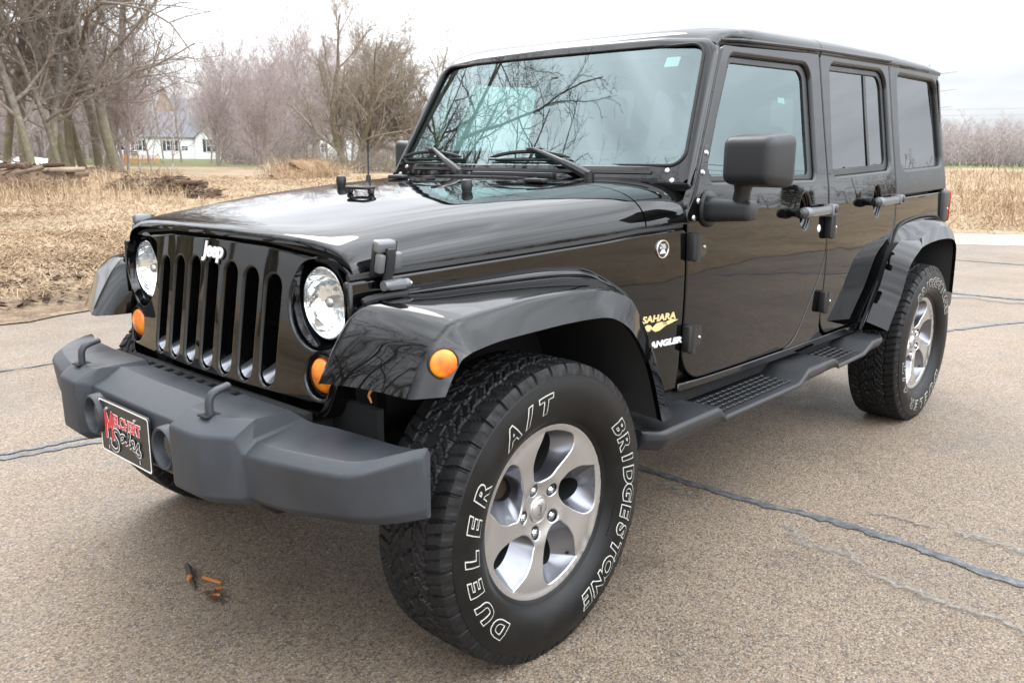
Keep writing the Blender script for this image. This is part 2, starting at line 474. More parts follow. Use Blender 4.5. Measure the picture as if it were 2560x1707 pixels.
_fonts = {}
def text_mesh(txt, size, off=0.0, shear=0.0, ext=.0006, space=1.0, align='CENTER', sx=1.0):
    cu = bpy.data.curves.new('lettering', 'FONT'); cu.body = txt; cu.size = size; cu.offset = off; cu.shear = shear
    cu.extrude = ext; cu.space_character = space; cu.align_x = align; cu.align_y = 'CENTER'; cu.resolution_u = 4
    o = bpy.data.objects.new('lettering', cu); C.objects.link(o)
    dg = bpy.context.evaluated_depsgraph_get(); dg.update()
    me = bpy.data.meshes.new_from_object(o.evaluated_get(dg))
    vs = [(v.co.x*sx, v.co.y, v.co.z) for v in me.vertices]; fs = [tuple(p.vertices) for p in me.polygons]
    bpy.data.objects.remove(o); bpy.data.curves.remove(cu); bpy.data.meshes.remove(me)
    return vs, fs
def frame(p, right, up):
    """matrix: local x -> right, local y -> up, local z -> outward"""
    r = Vector(right).normalized(); u = Vector(up); u = (u-r*u.dot(r)).normalized()
    m = Matrix((r, u, r.cross(u))).transposed().to_4x4(); m.translation = Vector(p)
    return m
# ------------------------------------------------------------------ ground, pavement, kerb
rng = np.random.default_rng(7)
PV = [(9, -4.3), (4, -4.75), (-1, -5.35), (-5, -5.75), (-9, -5.5), (-12, -4.1), (-14.15, -1.92), (-15.2, 0.5), (-15, 3), (-12.5, 5.2), (-9, 6), (-3, 6.6), (4, 7.2), (12, 8), (14, 2), (13, -3.5)]
def closed_spline(P, n):
    P = np.array(P, float); q = len(P); out = []
    for s_ in np.linspace(0, q, n, endpoint=False):
        i = int(s_); t = s_-i; p0, p1, p2, p3 = P[(i-1) % q], P[i % q], P[(i+1) % q], P[(i+2) % q]
        out.append(.5*((2*p1)+(-p0+p2)*t+(2*p0-5*p1+4*p2-p3)*t*t+(-p0+3*p1-3*p2+p3)*t**3))
    return np.array(out)
PV = closed_spline([(9, -4.3), (4, -4.75), (-1, -5.35), (-5, -5.75), (-9, -5.5), (-12, -4.1), (-14.15, -1.92), (-15.2, 0.5), (-15, 3), (-12.5, 5.2), (-9, 6), (-3, 6.6), (4, 7.2), (12, 8), (14, 2), (13, -3.5)], 240)
if area([tuple(p) for p in PV]) < 0: PV = PV[::-1]
def pv_dist(x, y):
    A = PV; e = np.roll(A, -1, 0)-A; w = np.array((x, y))-A
    t = np.clip((w*e).sum(1)/(e*e).sum(1), 0, 1)
    return float(np.linalg.norm(w-e*t[:, None], axis=1).min())
def gh(x, y, d=None):
    if d is None: d = pv_dist(x, y)
    a = lerp(.8, 1.15, sstep(-5, -12, y))
    return .12+a*(1-math.exp(-d/50))
_T = np.roll(PV, -1, 0)-np.roll(PV, 1, 0); _T /= np.linalg.norm(_T, axis=1)[:, None]; _N = np.stack([_T[:, 1], -_T[:, 0]], 1)

def pave_mat():
    m = mat('exposed_aggregate', (.3, .25, .2), .8); t, b = nodes(m)
    g = N(t, 'ShaderNodeNewGeometry'); P = g.outputs['Position']
    warp = noise(t, 40, 2, vec=P); wv = N(t, 'ShaderNodeVectorMath', operation='MULTIPLY_ADD')
    t.links.new(warp.outputs['Color'], wv.inputs[0]); wv.inputs[1].default_value = (.012, .012, .012); t.links.new(P, wv.inputs[2])
    v = N(t, 'ShaderNodeTexVoronoi'); v.inputs['Scale'].default_value = 175; v.inputs['Randomness'].default_value = 1.0; t.links.new(wv.outputs[0], v.inputs['Vector'])
    s_ = N(t, 'ShaderNodeSeparateColor'); t.links.new(v.outputs['Color'], s_.inputs[0])
    st = ramp(t, s_.outputs[0], [(.0, (.12, .108, .098)), (.16, (.20, .175, .15)), (.34, (.30, .24, .175)), (.55, (.36, .295, .215)), (.74, (.42, .365, .285)), (.9, (.34, .31, .28)), (1.0, (.54, .49, .42))])
    dk = ramp(t, v.outputs['Distance'], [(.25, (1, 1, 1)), (.75, (.60, .57, .54))])
    c = mixc(t, .85, st.outputs[0], dk.outputs[0], 'MULTIPLY')
    v2 = N(t, 'ShaderNodeTexVoronoi'); v2.inputs['Scale'].default_value = 84; t.links.new(wv.outputs[0], v2.inputs['Vector'])
    s2 = N(t, 'ShaderNodeSeparateColor'); t.links.new(v2.outputs['Color'], s2.inputs[0])
    big = ramp(t, s2.outputs[1], [(.80, (0, 0, 0)), (.88, (1, 1, 1))])
    bd = ramp(t, v2.outputs['Distance'], [(.30, (1, 1, 1)), (.42, (0, 0, 0))])
    bm_ = N(t, 'ShaderNodeMath', operation='MULTIPLY'); t.links.new(big.outputs[0], bm_.inputs[0]); t.links.new(bd.outputs[0], bm_.inputs[1])
    bc = ramp(t, s2.outputs[0], [(.0, (.12, .11, .105)), (.35, (.34, .22, .13)), (.7, (.50, .44, .36)), (1, (.24, .20, .17))])
    c = mixc(t, bm_.outputs[0], c, bc.outputs[0])
    lo = noise(t, .45, 4, vec=P, rough=.6); lr = ramp(t, lo.outputs['Fac'], [(.30, (.74, .73, .73)), (.50, (1, 1, 1)), (.72, (1.22, 1.19, 1.16))])
    c = mixc(t, 1.0, c, lr.outputs[0], 'MULTIPLY')
    stn = noise(t, 1.9, 6, vec=P, rough=.65); sr = ramp(t, stn.outputs['Fac'], [(.33, (.72, .71, .70)), (.46, (1, 1, 1))])
    c = mixc(t, .8, c, sr.outputs[0], 'MULTIPLY'); c = mixc(t, 1.0, c, (.70, .645, .60), 'MULTIPLY')
    t.links.new(c, b.inputs['Base Color'])
    rr = ramp(t, stn.outputs['Fac'], [(.3, (.48,)*3), (.6, (.78,)*3)]); t.links.new(rr.outputs[0], b.inputs['Roughness'])
    inv = N(t, 'ShaderNodeMath', operation='SUBTRACT'); inv.inputs[0].default_value = 1; t.links.new(v.outputs['Distance'], inv.inputs[1])
    bump(t, b, inv.outputs[0], .55, .004)
    return m
MT['pave'] = pave_mat()
mb = MB(); k = len(PV)
rings = [PV*1.0]
cen = PV.mean(0)
mb.add([(x, y, 0) for x, y in PV], [tuple(range(k))])
tag(put('pavement', mb.mesh('pavement', MT['pave'])), kind='structure')

def soil_mat():
    m = mat('dry_field', (.3, .22, .12), .95); t, b = nodes(m)
    g = N(t, 'ShaderNodeNewGeometry'); P = g.outputs['Position']
    n1 = noise(t, .35, 6, vec=P, rough=.65); n2 = noise(t, 9, 5, vec=P, rough=.7); n3 = noise(t, 60, 3, vec=P, rough=.7)
    base = ramp(t, n1.outputs['Fac'], [(.28, (.31, .235, .145)), (.46, (.47, .37, .245)), (.60, (.56, .455, .315)), (.76, (.41, .32, .205))])
    det = ramp(t, n2.outputs['Fac'], [(.30, (.55, .52, .48)), (.55, (1, 1, 1)), (.75, (1.2, 1.17, 1.1))])
    c = mixc(t, .8, base.outputs[0], det.outputs[0], 'MULTIPLY')
    fine = ramp(t, n3.outputs['Fac'], [(.32, (.62, .60, .56)), (.6, (1.1, 1.1, 1.1))]); c = mixc(t, .8, c, fine.outputs[0], 'MULTIPLY')
    # mown green lawn strip in front of the house, bare leaf-strewn soil by the kerb
    sp_ = N(t, 'ShaderNodeSeparateXYZ'); t.links.new(P, sp_.inputs[0])
    dot = N(t, 'ShaderNodeVectorMath', operation='DOT_PRODUCT'); t.links.new(P, dot.inputs[0]); dot.inputs[1].default_value = (-.51, -.86, 0)
    wob = N(t, 'ShaderNodeMath', operation='MULTIPLY_ADD'); nl_ = noise(t, .12, 3, vec=P); t.links.new(nl_.outputs['Fac'], wob.inputs[0]); wob.inputs[1].default_value = 14; t.links.new(dot.outputs['Value'], wob.inputs[2])
    lw = ramp(t, wob.outputs[0], [(0, (0, 0, 0)), (1, (1, 1, 1))])
    mr = N(t, 'ShaderNodeMapRange'); mr.inputs['From Min'].default_value = 56; mr.inputs['From Max'].default_value = 60; t.links.new(wob.outputs[0], mr.inputs['Value'])
    gr = ramp(t, n2.outputs['Fac'], [(.3, (.12, .14, .045)), (.7, (.22, .235, .085))])
    c = mixc(t, mr.outputs[0], c, gr.outputs[0])
    sg_ = noise(t, 1.3, 5, vec=P, rough=.7); sgr = ramp(t, sg_.outputs['Fac'], [(.57, (0, 0, 0)), (.66, (.6, .6, .6))])
    c = mixc(t, sgr.outputs[0], c, (.20, .20, .075))
    lf = N(t, 'ShaderNodeAttribute'); lf.attribute_name = 'verge'
    lm = N(t, 'ShaderNodeMath', operation='MULTIPLY'); lr = ramp(t, n2.outputs['Fac'], [(.34, (1, 1, 1)), (.62, (.35, .35, .35))]); t.links.new(lf.outputs['Fac'], lm.inputs[0]); t.links.new(lr.outputs[0], lm.inputs[1])
    lc = ramp(t, n3.outputs['Fac'], [(.3, (.055, .036, .026)), (.5, (.13, .085, .055)), (.68, (.24, .16, .10))])
    c = mixc(t, lm.outputs[0], c, lc.outputs[0])
    c = mixc(t, 1.0, c, (.70, .655, .625), 'MULTIPLY')
    t.links.new(c, b.inputs['Base Color']); bump(t, b, n2.outputs['Fac'], .8, .06)
    return m
MT['soil'] = soil_mat()
ds = [.16, .22, .35, .55, .8, 1.1, 1.5, 2, 2.8, 4, 5.5, 8, 11, 15, 20, 27, 36, 48, 65, 90, 125, 170, 240, 400, 900, 2200]
rows = []; vg = []
LOW = np.array([max(sstep(-2.5, -4.4, y)*sstep(-12, -9, x), sstep(2.2, 4, y)) for x, y in PV])
for d in ds:
    row = []
    for (x0_, y0_), nn_, lw_ in zip(PV, _N, LOW):
        jj = .05*math.sin(x0_*7)+.04*math.sin(x0_*17+1); dd_ = d-(.30+jj)*lw_ if d < 1 else d-.3*lw_*max(0, 1-(d-1)/4)
        x, y = x0_+nn_[0]*dd_, y0_+nn_[1]*dd_
        z = gh(x, y, d)-.004
        if d < 1.2: z = lerp(z, .010+max(0, d-.16)*.10, lw_)
        if d > 1: z += .05*(math.sin(x*.9+y*.5)+math.sin(y*1.3-x*.4))*min(1, d/8)*.6
        if d > 170: z += 0
        row.append((x, y, z)); vg.append(max(0, 1-abs(d-.25)/1.3) if y < -3 else max(0, 1-d/.6)*.5)
    rows.append(row)
mb = MB(); mb.grid(rows, closed_v=True); me = mb.mesh('ground', MT['soil'], 80)
at = me.attributes.new('verge', 'FLOAT', 'POINT'); at.data.foreach_set('value', vg)
tag(put('ground', me), kind='structure')
# concrete kerb round the edge (half buried in leaves along the field side)
MT['concrete'] = mat('concrete', (.52, .48, .42), .85); t, b = nodes(MT['concrete'])
n = noise(t, 6, 6, 'Position', .7); c = ramp(t, n.outputs['Fac'], [(.3, (.36, .33, .29)), (.6, (.56, .52, .46)), (.8, (.66, .62, .56))]); t.links.new(c.outputs[0], b.inputs['Base Color'])
kr = []
for (x, y), nn in zip(PV, _N):
    low = max(sstep(-2.5, -4.4, y)*sstep(-12, -9, x), sstep(2.2, 4, y)); h = lerp(.125, -.05, low); gp = lerp(.40, -.25, low)
    kr.append([(x+nn[0]*o, y+nn[1]*o, z-.03*low) for o, z in ((-gp-.02, .003), (-gp, .007), (-min(gp, .02), .012), (max(0, -gp), h-.02), (max(.02, -gp+.02), h), (.15+.3*low, h), (.17+.3*low, h-.06))])
mb = MB(); mb.grid(kr, closed_u=True); tag(put('kerb', mb.mesh('kerb', MT['concrete'], 30)), kind='structure')

# sealed cracks and worn pale streaks
MT['sealant'] = mat('crack_sealant', (.13, .135, .145), .55); t, b = nodes(MT['sealant'])
n = noise(t, 22, 5, 'Position', .7); c = ramp(t, n.outputs['Fac'], [(.3, (.035, .036, .04)), (.5, (.095, .098, .105)), (.72, (.19, .19, .195))]); t.links.new(c.outputs[0], b.inputs['Base Color'])
n2 = noise(t, 200, 2, 'Position'); bump(t, b, n2.outputs['Fac'], .5, .004)
MT['scuff'] = mat('pale_scuff', (.5, .47, .43), .8); t, b = nodes(MT['scuff'])
n = noise(t, 60, 5, 'Position', .75); c = ramp(t, n.outputs['Fac'], [(.36, (.16, .14, .115)), (.52, (.24, .215, .185)), (.7, (.34, .32, .29))]); t.links.new(c.outputs[0], b.inputs['Base Color'])
def dissolve(m, scale, lo, hi):
    t, b = nodes(m); o = t.nodes['Material Output']; a = N(t, 'ShaderNodeAttribute'); a.attribute_name = 'core'
    n = noise(t, scale, 5, 'Position', .75); ad = N(t, 'ShaderNodeMath', operation='MULTIPLY'); t.links.new(a.outputs['Fac'], ad.inputs[0]); t.links.new(n.outputs['Fac'], ad.inputs[1])
    f = ramp(t, ad.outputs[0], [(lo, (0, 0, 0)), (hi, (1, 1, 1))]); tr = N(t, 'ShaderNodeBsdfTransparent'); mx = N(t, 'ShaderNodeMixShader')
    t.links.new(f.outputs[0], mx.inputs[0]); t.links.new(tr.outputs[0], mx.inputs[1]); t.links.new(b.outputs[0], mx.inputs[2]); t.links.new(mx.outputs[0], o.inputs['Surface'])
dissolve(MT['sealant'], 70, .14, .24); dissolve(MT['scuff'], 55, .20, .62)
def strip(mb, pts, w, z=.004, jit=.25, n=120, taper=True):
    P = np.array(usp(pts, n)); r_ = np.random.default_rng(int(abs(pts[0][0]*997+pts[0][1]*131))+3); vs = []
    ln = np.convolve(r_.normal(size=n+8), np.ones(5)/5, 'same')[4:-4]; rn = np.convolve(r_.normal(size=n+8), np.ones(3)/3, 'same')[4:-4]; wob = np.convolve(r_.normal(size=n+40), np.ones(21)/21, 'same')[20:-20]
    for i in range(n):
        d = P[min(i+1, n-1)]-P[max(i-1, 0)]; d /= np.linalg.norm(d)+1e-9; q = np.array((-d[1], d[0])); e = min(1, i/6, (n-1-i)/6) if taper else 1
        c_ = P[i]+q*wob[i]*w*.7
        a = c_+q*w*e*(1+jit*ln[i]*1.5); b_ = c_-q*w*e*(1+jit*rn[i]*1.5)
        m_ = (a+b_)/2; vs += [(a[0], a[1], z), (m_[0], m_[1], z), (b_[0], b_[1], z)]; mb.core += [0, e, 0]
    mb.add(vs, [f for i in range(n-1) for f in ((3*i, 3*i+1, 3*i+4, 3*i+3), (3*i+1, 3*i+2, 3*i+5, 3*i+4))])
def ground_mark(name, m, lines):
    mb = MB(); mb.core = []
    for i, l in enumerate(lines): strip(mb, l[0], l[1], .004+.0006*i, *(l[2:]))
    me = mb.mesh(name, m, fix=True); at = me.attributes.new('core', 'FLOAT', 'POINT'); at.data.foreach_set('value', [float(c) for c in mb.core]); tag(put(name, me), kind='structure')
ground_mark('crack_sealant', MT['sealant'], [
    ([(-1.75, -5.0), (-1.50, -2.6), (-1.352, -.4), (-1.345, .24), (-1.325, .62), (-1.345, .9), (-1.362, 1.14), (-1.345, 1.4), (-1.295, 1.75), (-1.26, 2.6), (-1.2, 5.8)], .034, .25, 260),
    ([(3.6, -2.35), (1.4, -1.98), (.507, -1.80), (.11, -1.735), (-.45, -1.60), (-1.0, -1.35), (-1.38, -1.0)], .036, .25, 160),
    ([(.75, -1.93), (.40, -1.85), (.15, -1.84), (-.10, -1.74)], .026, .4, 60),
    ([(-4.6, -.4), (-5.2, .12), (-5.57, .29), (-6.42, .667), (-7.6, 1.5), (-9, 3.6)], .042, .3, 120),
    ([(-7.5, -5.2), (-7.72, -1.8), (-7.78, -.19), (-7.81, .375), (-7.85, 2.2), (-7.9, 5.5)], .07, .25, 160),
    ([(-11.2, -3.5), (-11.1, -.5), (-11.4, 3.6)], .05, .3, 80),
    ([(.5, -3.6), (-.1, -3.5), (-.6, -3.55)], .018, .5, 40)])
ground_mark('worn_streak', MT['scuff'], [
    ([(-1.20, .98), (-1.17, 1.04), (-1.13, 1.10), (-1.12, 1.22), (-1.06, 1.33)], .045, .4, 80), ([(-1.05, 1.36), (-1.02, 1.5), (-1.0, 1.68), (-.96, 1.95)], .045, .4, 80),
    ([(-1.52, 1.18), (-1.56, 1.30), (-1.56, 1.42)], .03, .4, 60), ([(-1.58, 1.46), (-1.57, 1.62), (-1.50, 1.85), (-1.46, 2.2)], .075, .4, 90), ([(-1.26, .45), (-1.22, .53), (-1.20, .62)], .06, .4, 50), ([(-7.5, -.5), (-7.55, 1.2), (-7.6, 3.0)], .22, .4, 80)])

# ------------------------------------------------------------------ bare trees
def bark(name, a, b_, moss=0.0):
    m = mat(name, a, .9); t, b = nodes(m)
    n = noise(t, 5, 5, 'Object', .65); c = ramp(t, n.outputs['Fac'], [(.3, tuple(x*.6 for x in a)), (.52, a), (.75, b_)]).outputs[0]
    if moss:
        g = N(t, 'ShaderNodeTexCoord'); s_ = N(t, 'ShaderNodeSeparateXYZ'); t.links.new(g.outputs['Object'], s_.inputs[0])
        n2 = noise(t, 1.6, 4, 'Object', .6); mr = N(t, 'ShaderNodeMapRange'); mr.inputs['From Min'].default_value = 5.0; mr.inputs['From Max'].default_value = 0.0; mr.inputs['To Max'].default_value = .55; t.links.new(s_.outputs['Z'], mr.inputs['Value'])
        ad = N(t, 'ShaderNodeMath', operation='ADD'); t.links.new(n2.outputs['Fac'], ad.inputs[0]); t.links.new(mr.outputs[0], ad.inputs[1])
        f = ramp(t, ad.outputs[0], [(.72, (0, 0, 0)), (.95, (moss,)*3)]); c = mixc(t, f.outputs[0], c, (.17, .155, .05))
    t.links.new(c, b.inputs['Base Color']); n3 = noise(t, 25, 4, 'Object', .7); bump(t, b, n3.outputs['Fac'], .8, .03)
    return m
MT['bark'] = bark('grey_bark', (.185, .158, .130), (.31, .275, .235), .42)
MT['twig'] = bark('grey_twigs', (.20, .165, .135), (.30, .255, .215))
MT['willow'] = bark('olive_bark', (.175, .145, .105), (.285, .245, .185), .35)
MT['willowtwig'] = bark('tan_twigs', (.26, .215, .165), (.35, .30, .24))
MT['farbark'] = bark('hazed_bark', (.33, .285, .26), (.44, .39, .355))  # bark lightened: distance haze is put into the colour
MT['fartwig'] = bark('hazed_rosy_twigs', (.40, .33, .315), (.52, .44, .42))  # reddish bud tone, paled further to paint in the haze
MT['farwood'] = bark('hazed_wood', (.40, .335, .32), (.52, .45, .43))  # haze over the distant woods is mixed into this lighter colour
class Tree:
    def __init__(s, seed): s.r = random.Random(seed); s.trunk = MB(); s.crown = MB(); s.n = 0
    def limb(s, p, d, ln, r0, r1, lv, P):
        r = s.r; k = P['seg'][lv]; pts = [Vector(p)]; rs = [r0]; d = Vector(d).normalized(); dirs = [d.copy()]
        for i in range(k):
            w = P['wob'][lv]; d = (d+Vector((r.gauss(0, w), r.gauss(0, w), r.gauss(0, w)))+Vector((0, 0, P['trop'][lv]))).normalized()
            pts.append(pts[-1]+d*ln/k); rs.append(lerp(r0, r1, ((i+1)/k)**(1.25 if lv == 0 else .85))); dirs.append(d.copy())
        (s.trunk if lv < P.get('tl', 1) else s.crown).tube(pts, rs, P['sides'][lv], None, lv < 2); s.n += 1
        if lv+1 >= len(P['num']): return
        nch = P['num'][lv+1]; nch = max(1, int(nch*(.7+.6*r.random()))); az = r.random()*6.28
        for c in range(nch):
            t = P['t0'][lv+1]+(1-P['t0'][lv+1])*(c+r.random()*.9)/nch; t = min(t, 1); f = t*k; i = min(int(f), k-1)
            q = pts[i].lerp(pts[i+1], f-i); dd = dirs[i+1]; az += 2.4+r.gauss(0, .5)
            o = dd.orthogonal().normalized(); o = Matrix.Rotation(az, 3, dd) @ o; an = radians(P['ang'][lv+1]*(.75+.5*r.random()))
            nd = dd*cos(an)+o*sin(an); l2 = ln*P['rat'][lv+1]*(1.05-.55*t)*(.7+.6*r.random()); rr = min(lerp(r0, r1, t)*P['rr'], P['rmax'][lv+1])
            s.limb(q, nd, l2, rr, max(rr*.3, P['tip']), lv+1, P)
P_tall = dict(r1=.5, seg=[12, 7, 6, 5, 4], wob=[.07, .16, .2, .22, .25], trop=[.03, .05, .06, .03, .0], sides=[10, 6, 5, 4, 3], num=[1, 15, 9, 8, 5], t0=[0, .14, .12, .1, .08], ang=[0, 52, 48, 45, 45], rat=[1, .50, .55, .5, .5], rr=.62, rmax=[1, .085, .04, .018, .010], tip=.005, tl=1)
P_arch = dict(P_tall, rmax=[1, .085, .04, .018, .010], trop=[.02, -.05, -.06, -.06, -.05], ang=[0, 62, 45, 45, 45], rat=[1, .62, .55, .5, .5], num=[1, 10, 8, 7, 5], t0=[0, .22, .15, .12, .1])
P_vase = dict(seg=[10, 7, 6, 5, 4], wob=[.07, .15, .18, .2, .22], trop=[.05, .05, .06, .05, .03], sides=[9, 6, 4, 3, 3], num=[1, 11, 9, 8, 5], t0=[0, .15, .12, .1, .1], ang=[0, 42, 40, 38, 38], rat=[1, .48, .52, .5, .5], rr=.6, rmax=[1, .10, .04, .016, .009], tip=.005, tl=1)
P_slim = dict(seg=[9, 5, 4, 3], wob=[.05, .12, .16, .2], trop=[.05, .10, .10, .06], sides=[6, 4, 3, 3], num=[1, 24, 10, 8], t0=[0, .12, .1, .1], ang=[0, 42, 38, 36], rat=[1, .36, .5, .5], rr=.6, rmax=[1, .045, .022, .012], tip=.007, tl=1)
P_shrub = dict(seg=[6, 4, 3], wob=[.14, .2, .25], trop=[.02, .03, .0], sides=[4, 3, 3], num=[1, 7, 5], t0=[0, .2, .1], ang=[0, 45, 45], rat=[1, .45, .5], rr=.6, rmax=[1, .010, .007], tip=.003, tl=0)
P_refl = dict(P_tall, r1=.12, trop=[.04, .04, .03, .02, .0], num=[1, 10, 7, 7, 5], t0=[0, .3, .15, .12, .1], rmax=[1, .16, .07, .03, .012])
_treecache = {}
def tree_meshes(key, seed, P, stems, h, r, bk, tw):
    if key not in _treecache:
        T = Tree(seed)
        for i in range(stems):
            a = T.r.random()*6.28 if stems > 1 else T.r.random()*6.28; lean = (P.get('lean', .12) if stems == 1 else P.get('spread', .4)*(.4+.8*T.r.random()))
            T.limb(Vector((cos(a), sin(a), 0))*(0 if stems == 1 else r*1.2)-Vector((0, 0, .25)), Vector((cos(a)*lean, sin(a)*lean, 1)), h*(1 if i == 0 else .75+.3*T.r.random()), r*(1 if i == 0 else .6+.4*T.r.random()), r*P.get('r1', .12), 0, P)
        _treecache[key] = (T.trunk.mesh('trunk', bk, 60, fix=False) if T.trunk.v else None, T.crown.mesh('crown', tw, 60, fix=False) if T.crown.v else None)
    return _treecache[key]
def tree(name, loc, meshes, label, cat='tree', group=None, rz=0.0, s=1.0, tilt=(0, 0)):
    x, y = loc; e = empty(name, (x, y, gh(x, y)-.03), rz); e.scale = (s, s, s); e.rotation_euler = (tilt[0], tilt[1], rz)
    tag(e, label, cat, group)
    for nm, me in zip(('trunk', 'crown'), meshes):
        if me is None: continue
        o = bpy.data.objects.new(nm, me); C.objects.link(o); o.parent = e
    return e
tall = [tree_meshes(('tall', i), 11+i, dict(P_tall, lean=.10), 1, 15, .17, MT['bark'], MT['twig']) for i in range(2)]
arch = tree_meshes('arch', 33, dict(P_arch, lean=.16), 1, 14, .20, MT['bark'], MT['twig'])
vase = tree_meshes('vase', 54, dict(P_vase, spread=.85), 7, 8.4, .20, MT['willow'], MT['willowtwig'])
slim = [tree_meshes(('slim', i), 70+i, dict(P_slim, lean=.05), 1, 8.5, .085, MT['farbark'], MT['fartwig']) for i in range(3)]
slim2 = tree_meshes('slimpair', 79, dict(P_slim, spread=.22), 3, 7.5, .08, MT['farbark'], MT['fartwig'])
shrub = [tree_meshes(('shrub', i), 90+i, dict(P_shrub, spread=.9), 26, 1.5, .012, MT['twig'], MT['willowtwig' if i else 'twig']) for i in range(2)]
understory = tree_meshes('understory', 97, dict(P_shrub, spread=.7), 22, 1.9, .016, MT['farbark'], MT['fartwig'])
sapling = tree_meshes('sapling', 95, dict(P_slim, num=[1, 9, 4, 3], rmax=[1, .014, .008, .005], tip=.003, lean=.1), 1, 3.2, .035, MT['farbark'], MT['twig'])
refl = [tree_meshes(('refl', i), 101+i, dict(P_refl, lean=.1), 2, 15.5, .30, MT['bark'], MT['twig']) for i in range(2)]

tree('bare_tree', (-11.61, -35.01), tall[0], 'leaning mossy bare trunk left of the grove, tilting towards the left', group='bare trees of the grove', rz=.5, s=.95, tilt=(.06, -.10))
tree('bare_tree', (-11.9, -34.6), tall[1], 'slim pale straight bare trunk just right of the leaning mossy one', group='bare trees of the grove', rz=2.1, s=.62)
tree('bare_tree', (-14.1, -39.43), tall[1], 'tall grey bare trunk at the middle left of the grove', group='bare trees of the grove', rz=4.0, s=1.1)
tree('bare_tree', (-15.17, -40.62), tall[0], 'tall straight bare trunk at the heart of the grove', group='bare trees of the grove', rz=3.3, s=1.12)
tree('bare_tree', (-15.3, -39.22), tall[1], 'thickest mossy bare trunk right of the grove centre', group='bare trees of the grove', rz=1.0, s=1.15)
tree('bare_tree', (-14.5, -35.22), arch, 'bare tree with long limbs arching right over the white house', group='bare trees of the grove', rz=2.55, s=1.05)
tree('bare_tree', (-11.6, -40.2), tall[0], 'dark forked bare tree at the left edge of the photo', group='bare trees of the grove', rz=5.4, s=1.0, tilt=(-.05, .05))
tree('bare_tree', (-13.2, -42.5), arch, 'bare tree behind the forked trunk at the left edge', group='bare trees of the grove', rz=.7, s=1.0)
tree('bare_tree', (-17.6, -44.0), tall[0], 'bare tree set back behind the thickest trunk of the grove', group='bare trees of the grove', rz=.2, s=1.05)
tree('bare_tree', (-12.9, -36.5), tall[1], 'slim upright bare trunk between the pale one and the grove centre', group='bare trees of the grove', rz=2.7, s=.9)
tree('bare_tree', (-10.6, -33.6), tall[0], 'slim upright bare trunk near the left edge, before the forked tree', group='bare trees of the grove', rz=1.7, s=.85)
tree('bare_tree', (-16.0, -38.0), slim2, 'twiggy young bare tree at the right foot of the grove', group='bare trees of the grove', rz=.9, s=.8)
tree('spreading_tree', (-27.6, -36.3), vase, 'large olive bare tree with several spreading stems left of the windshield', rz=.4, s=1.0)
tree('spreading_tree', (-31.5, -35.0), vase, 'smaller olive bare tree leaning behind the windshield edge', rz=2.4, s=.86, tilt=(.05, .12))
tree('sapling', (-13.5, -28.53), sapling, 'thin pale sapling standing above the uprooted stump', 'sapling', rz=.3, s=1.15)
tree('sapling', (-12.77, -29.15), sapling, 'thin young sapling left of the pale one, over the root heap', 'sapling', rz=1.8, s=.8)
tree('sapling', (-12.5, -28.2), sapling, 'short slanting sapling beside the root heap', 'sapling', rz=3.8, s=.7, tilt=(.2, .1))
for i, (x, y, s_) in enumerate([(-23.44, -30.25, 1.3), (-24.9, -34.8, 1.15), (-26.0, -32.0, 1.4), (-22.6, -31.5, .9), (-28.0, -32.0, 1.5), (-21.2, -33.6, .9), (-25.5, -30.0, 1.2)]):
    tree('bare_shrub', (x, y), shrub[i % 2], ['dense grey bare shrub just left of the antenna', 'low tan shrub below the spreading tree', 'tall grey shrub between antenna and windshield', 'small shrub at the left end of the shrub row', 'tall shrub half hidden behind the windshield frame', 'thin shrub under the lowest limb of the spreading tree', 'round shrub behind the antenna tip'][i], 'shrub', 'grey shrubs left of the windshield', rz=i*1.3, s=s_)
R_ = random.Random(5); far = 0
def polar(az_px, s_): 
    a = math.atan2(F.y, F.x)-math.atan((az_px-1280)/2128); return CAM.x+cos(a)*s_, CAM.y+sin(a)*s_
for px, s_, sc_ in [(540, 70, .8), (388, 64, .8), (468, 74, .85), (330, 70, .9), (556, 57, .9), (575, 82, 1.1), (612, 72, 1.0), (640, 90, 1.2), (664, 50, .78), (683, 55, .85), (700, 84, 1.15), (722, 70, 1.0), (742, 95, 1.2), (756, 64, .9), (775, 80, 1.1), (800, 92, 1.2), (825, 74, 1.0), (850, 88, 1.1), (880, 70, 1.0), (915, 84, 1.1), (945, 76, 1.0), (960, 95, 1.2), (425, 105, 1.2), (590, 110, 1.3), (660, 112, 1.3), (730, 115, 1.35), (790, 118, 1.3)]:
    x, y = polar(px, s_); 
    tree('slender_tree', (x, y), (slim+[slim2])[R_.randrange(4)], 'slender rosy-grey bare tree in the row between the houses', group='slender trees behind the lawn', rz=R_.random()*6.28, s=sc_*(.9+.2*R_.random()))
for px, s_, sc_ in [(5, 62, 1.0), (40, 75, 1.1), (75, 58, .9), (100, 84, 1.2), (135, 70, 1.0), (165, 90, 1.2), (200, 66, 1.0), (235, 80, 1.1), (270, 95, 1.3), (330, 84, 1.0), (20, 100, 1.3), (60, 110, 1.4), (120, 112, 1.4), (180, 118, 1.4), (240, 115, 1.4), (-40, 70, 1.1), (-90, 85, 1.2)]:
    x, y = polar(px, s_)
    tree('slender_tree', (x, y), (slim+[slim2])[R_.randrange(4)], 'slender rosy-grey bare tree seen between the grove trunks', group='slender trees behind the grove', rz=R_.random()*6.28, s=sc_*(.9+.2*R_.random()))
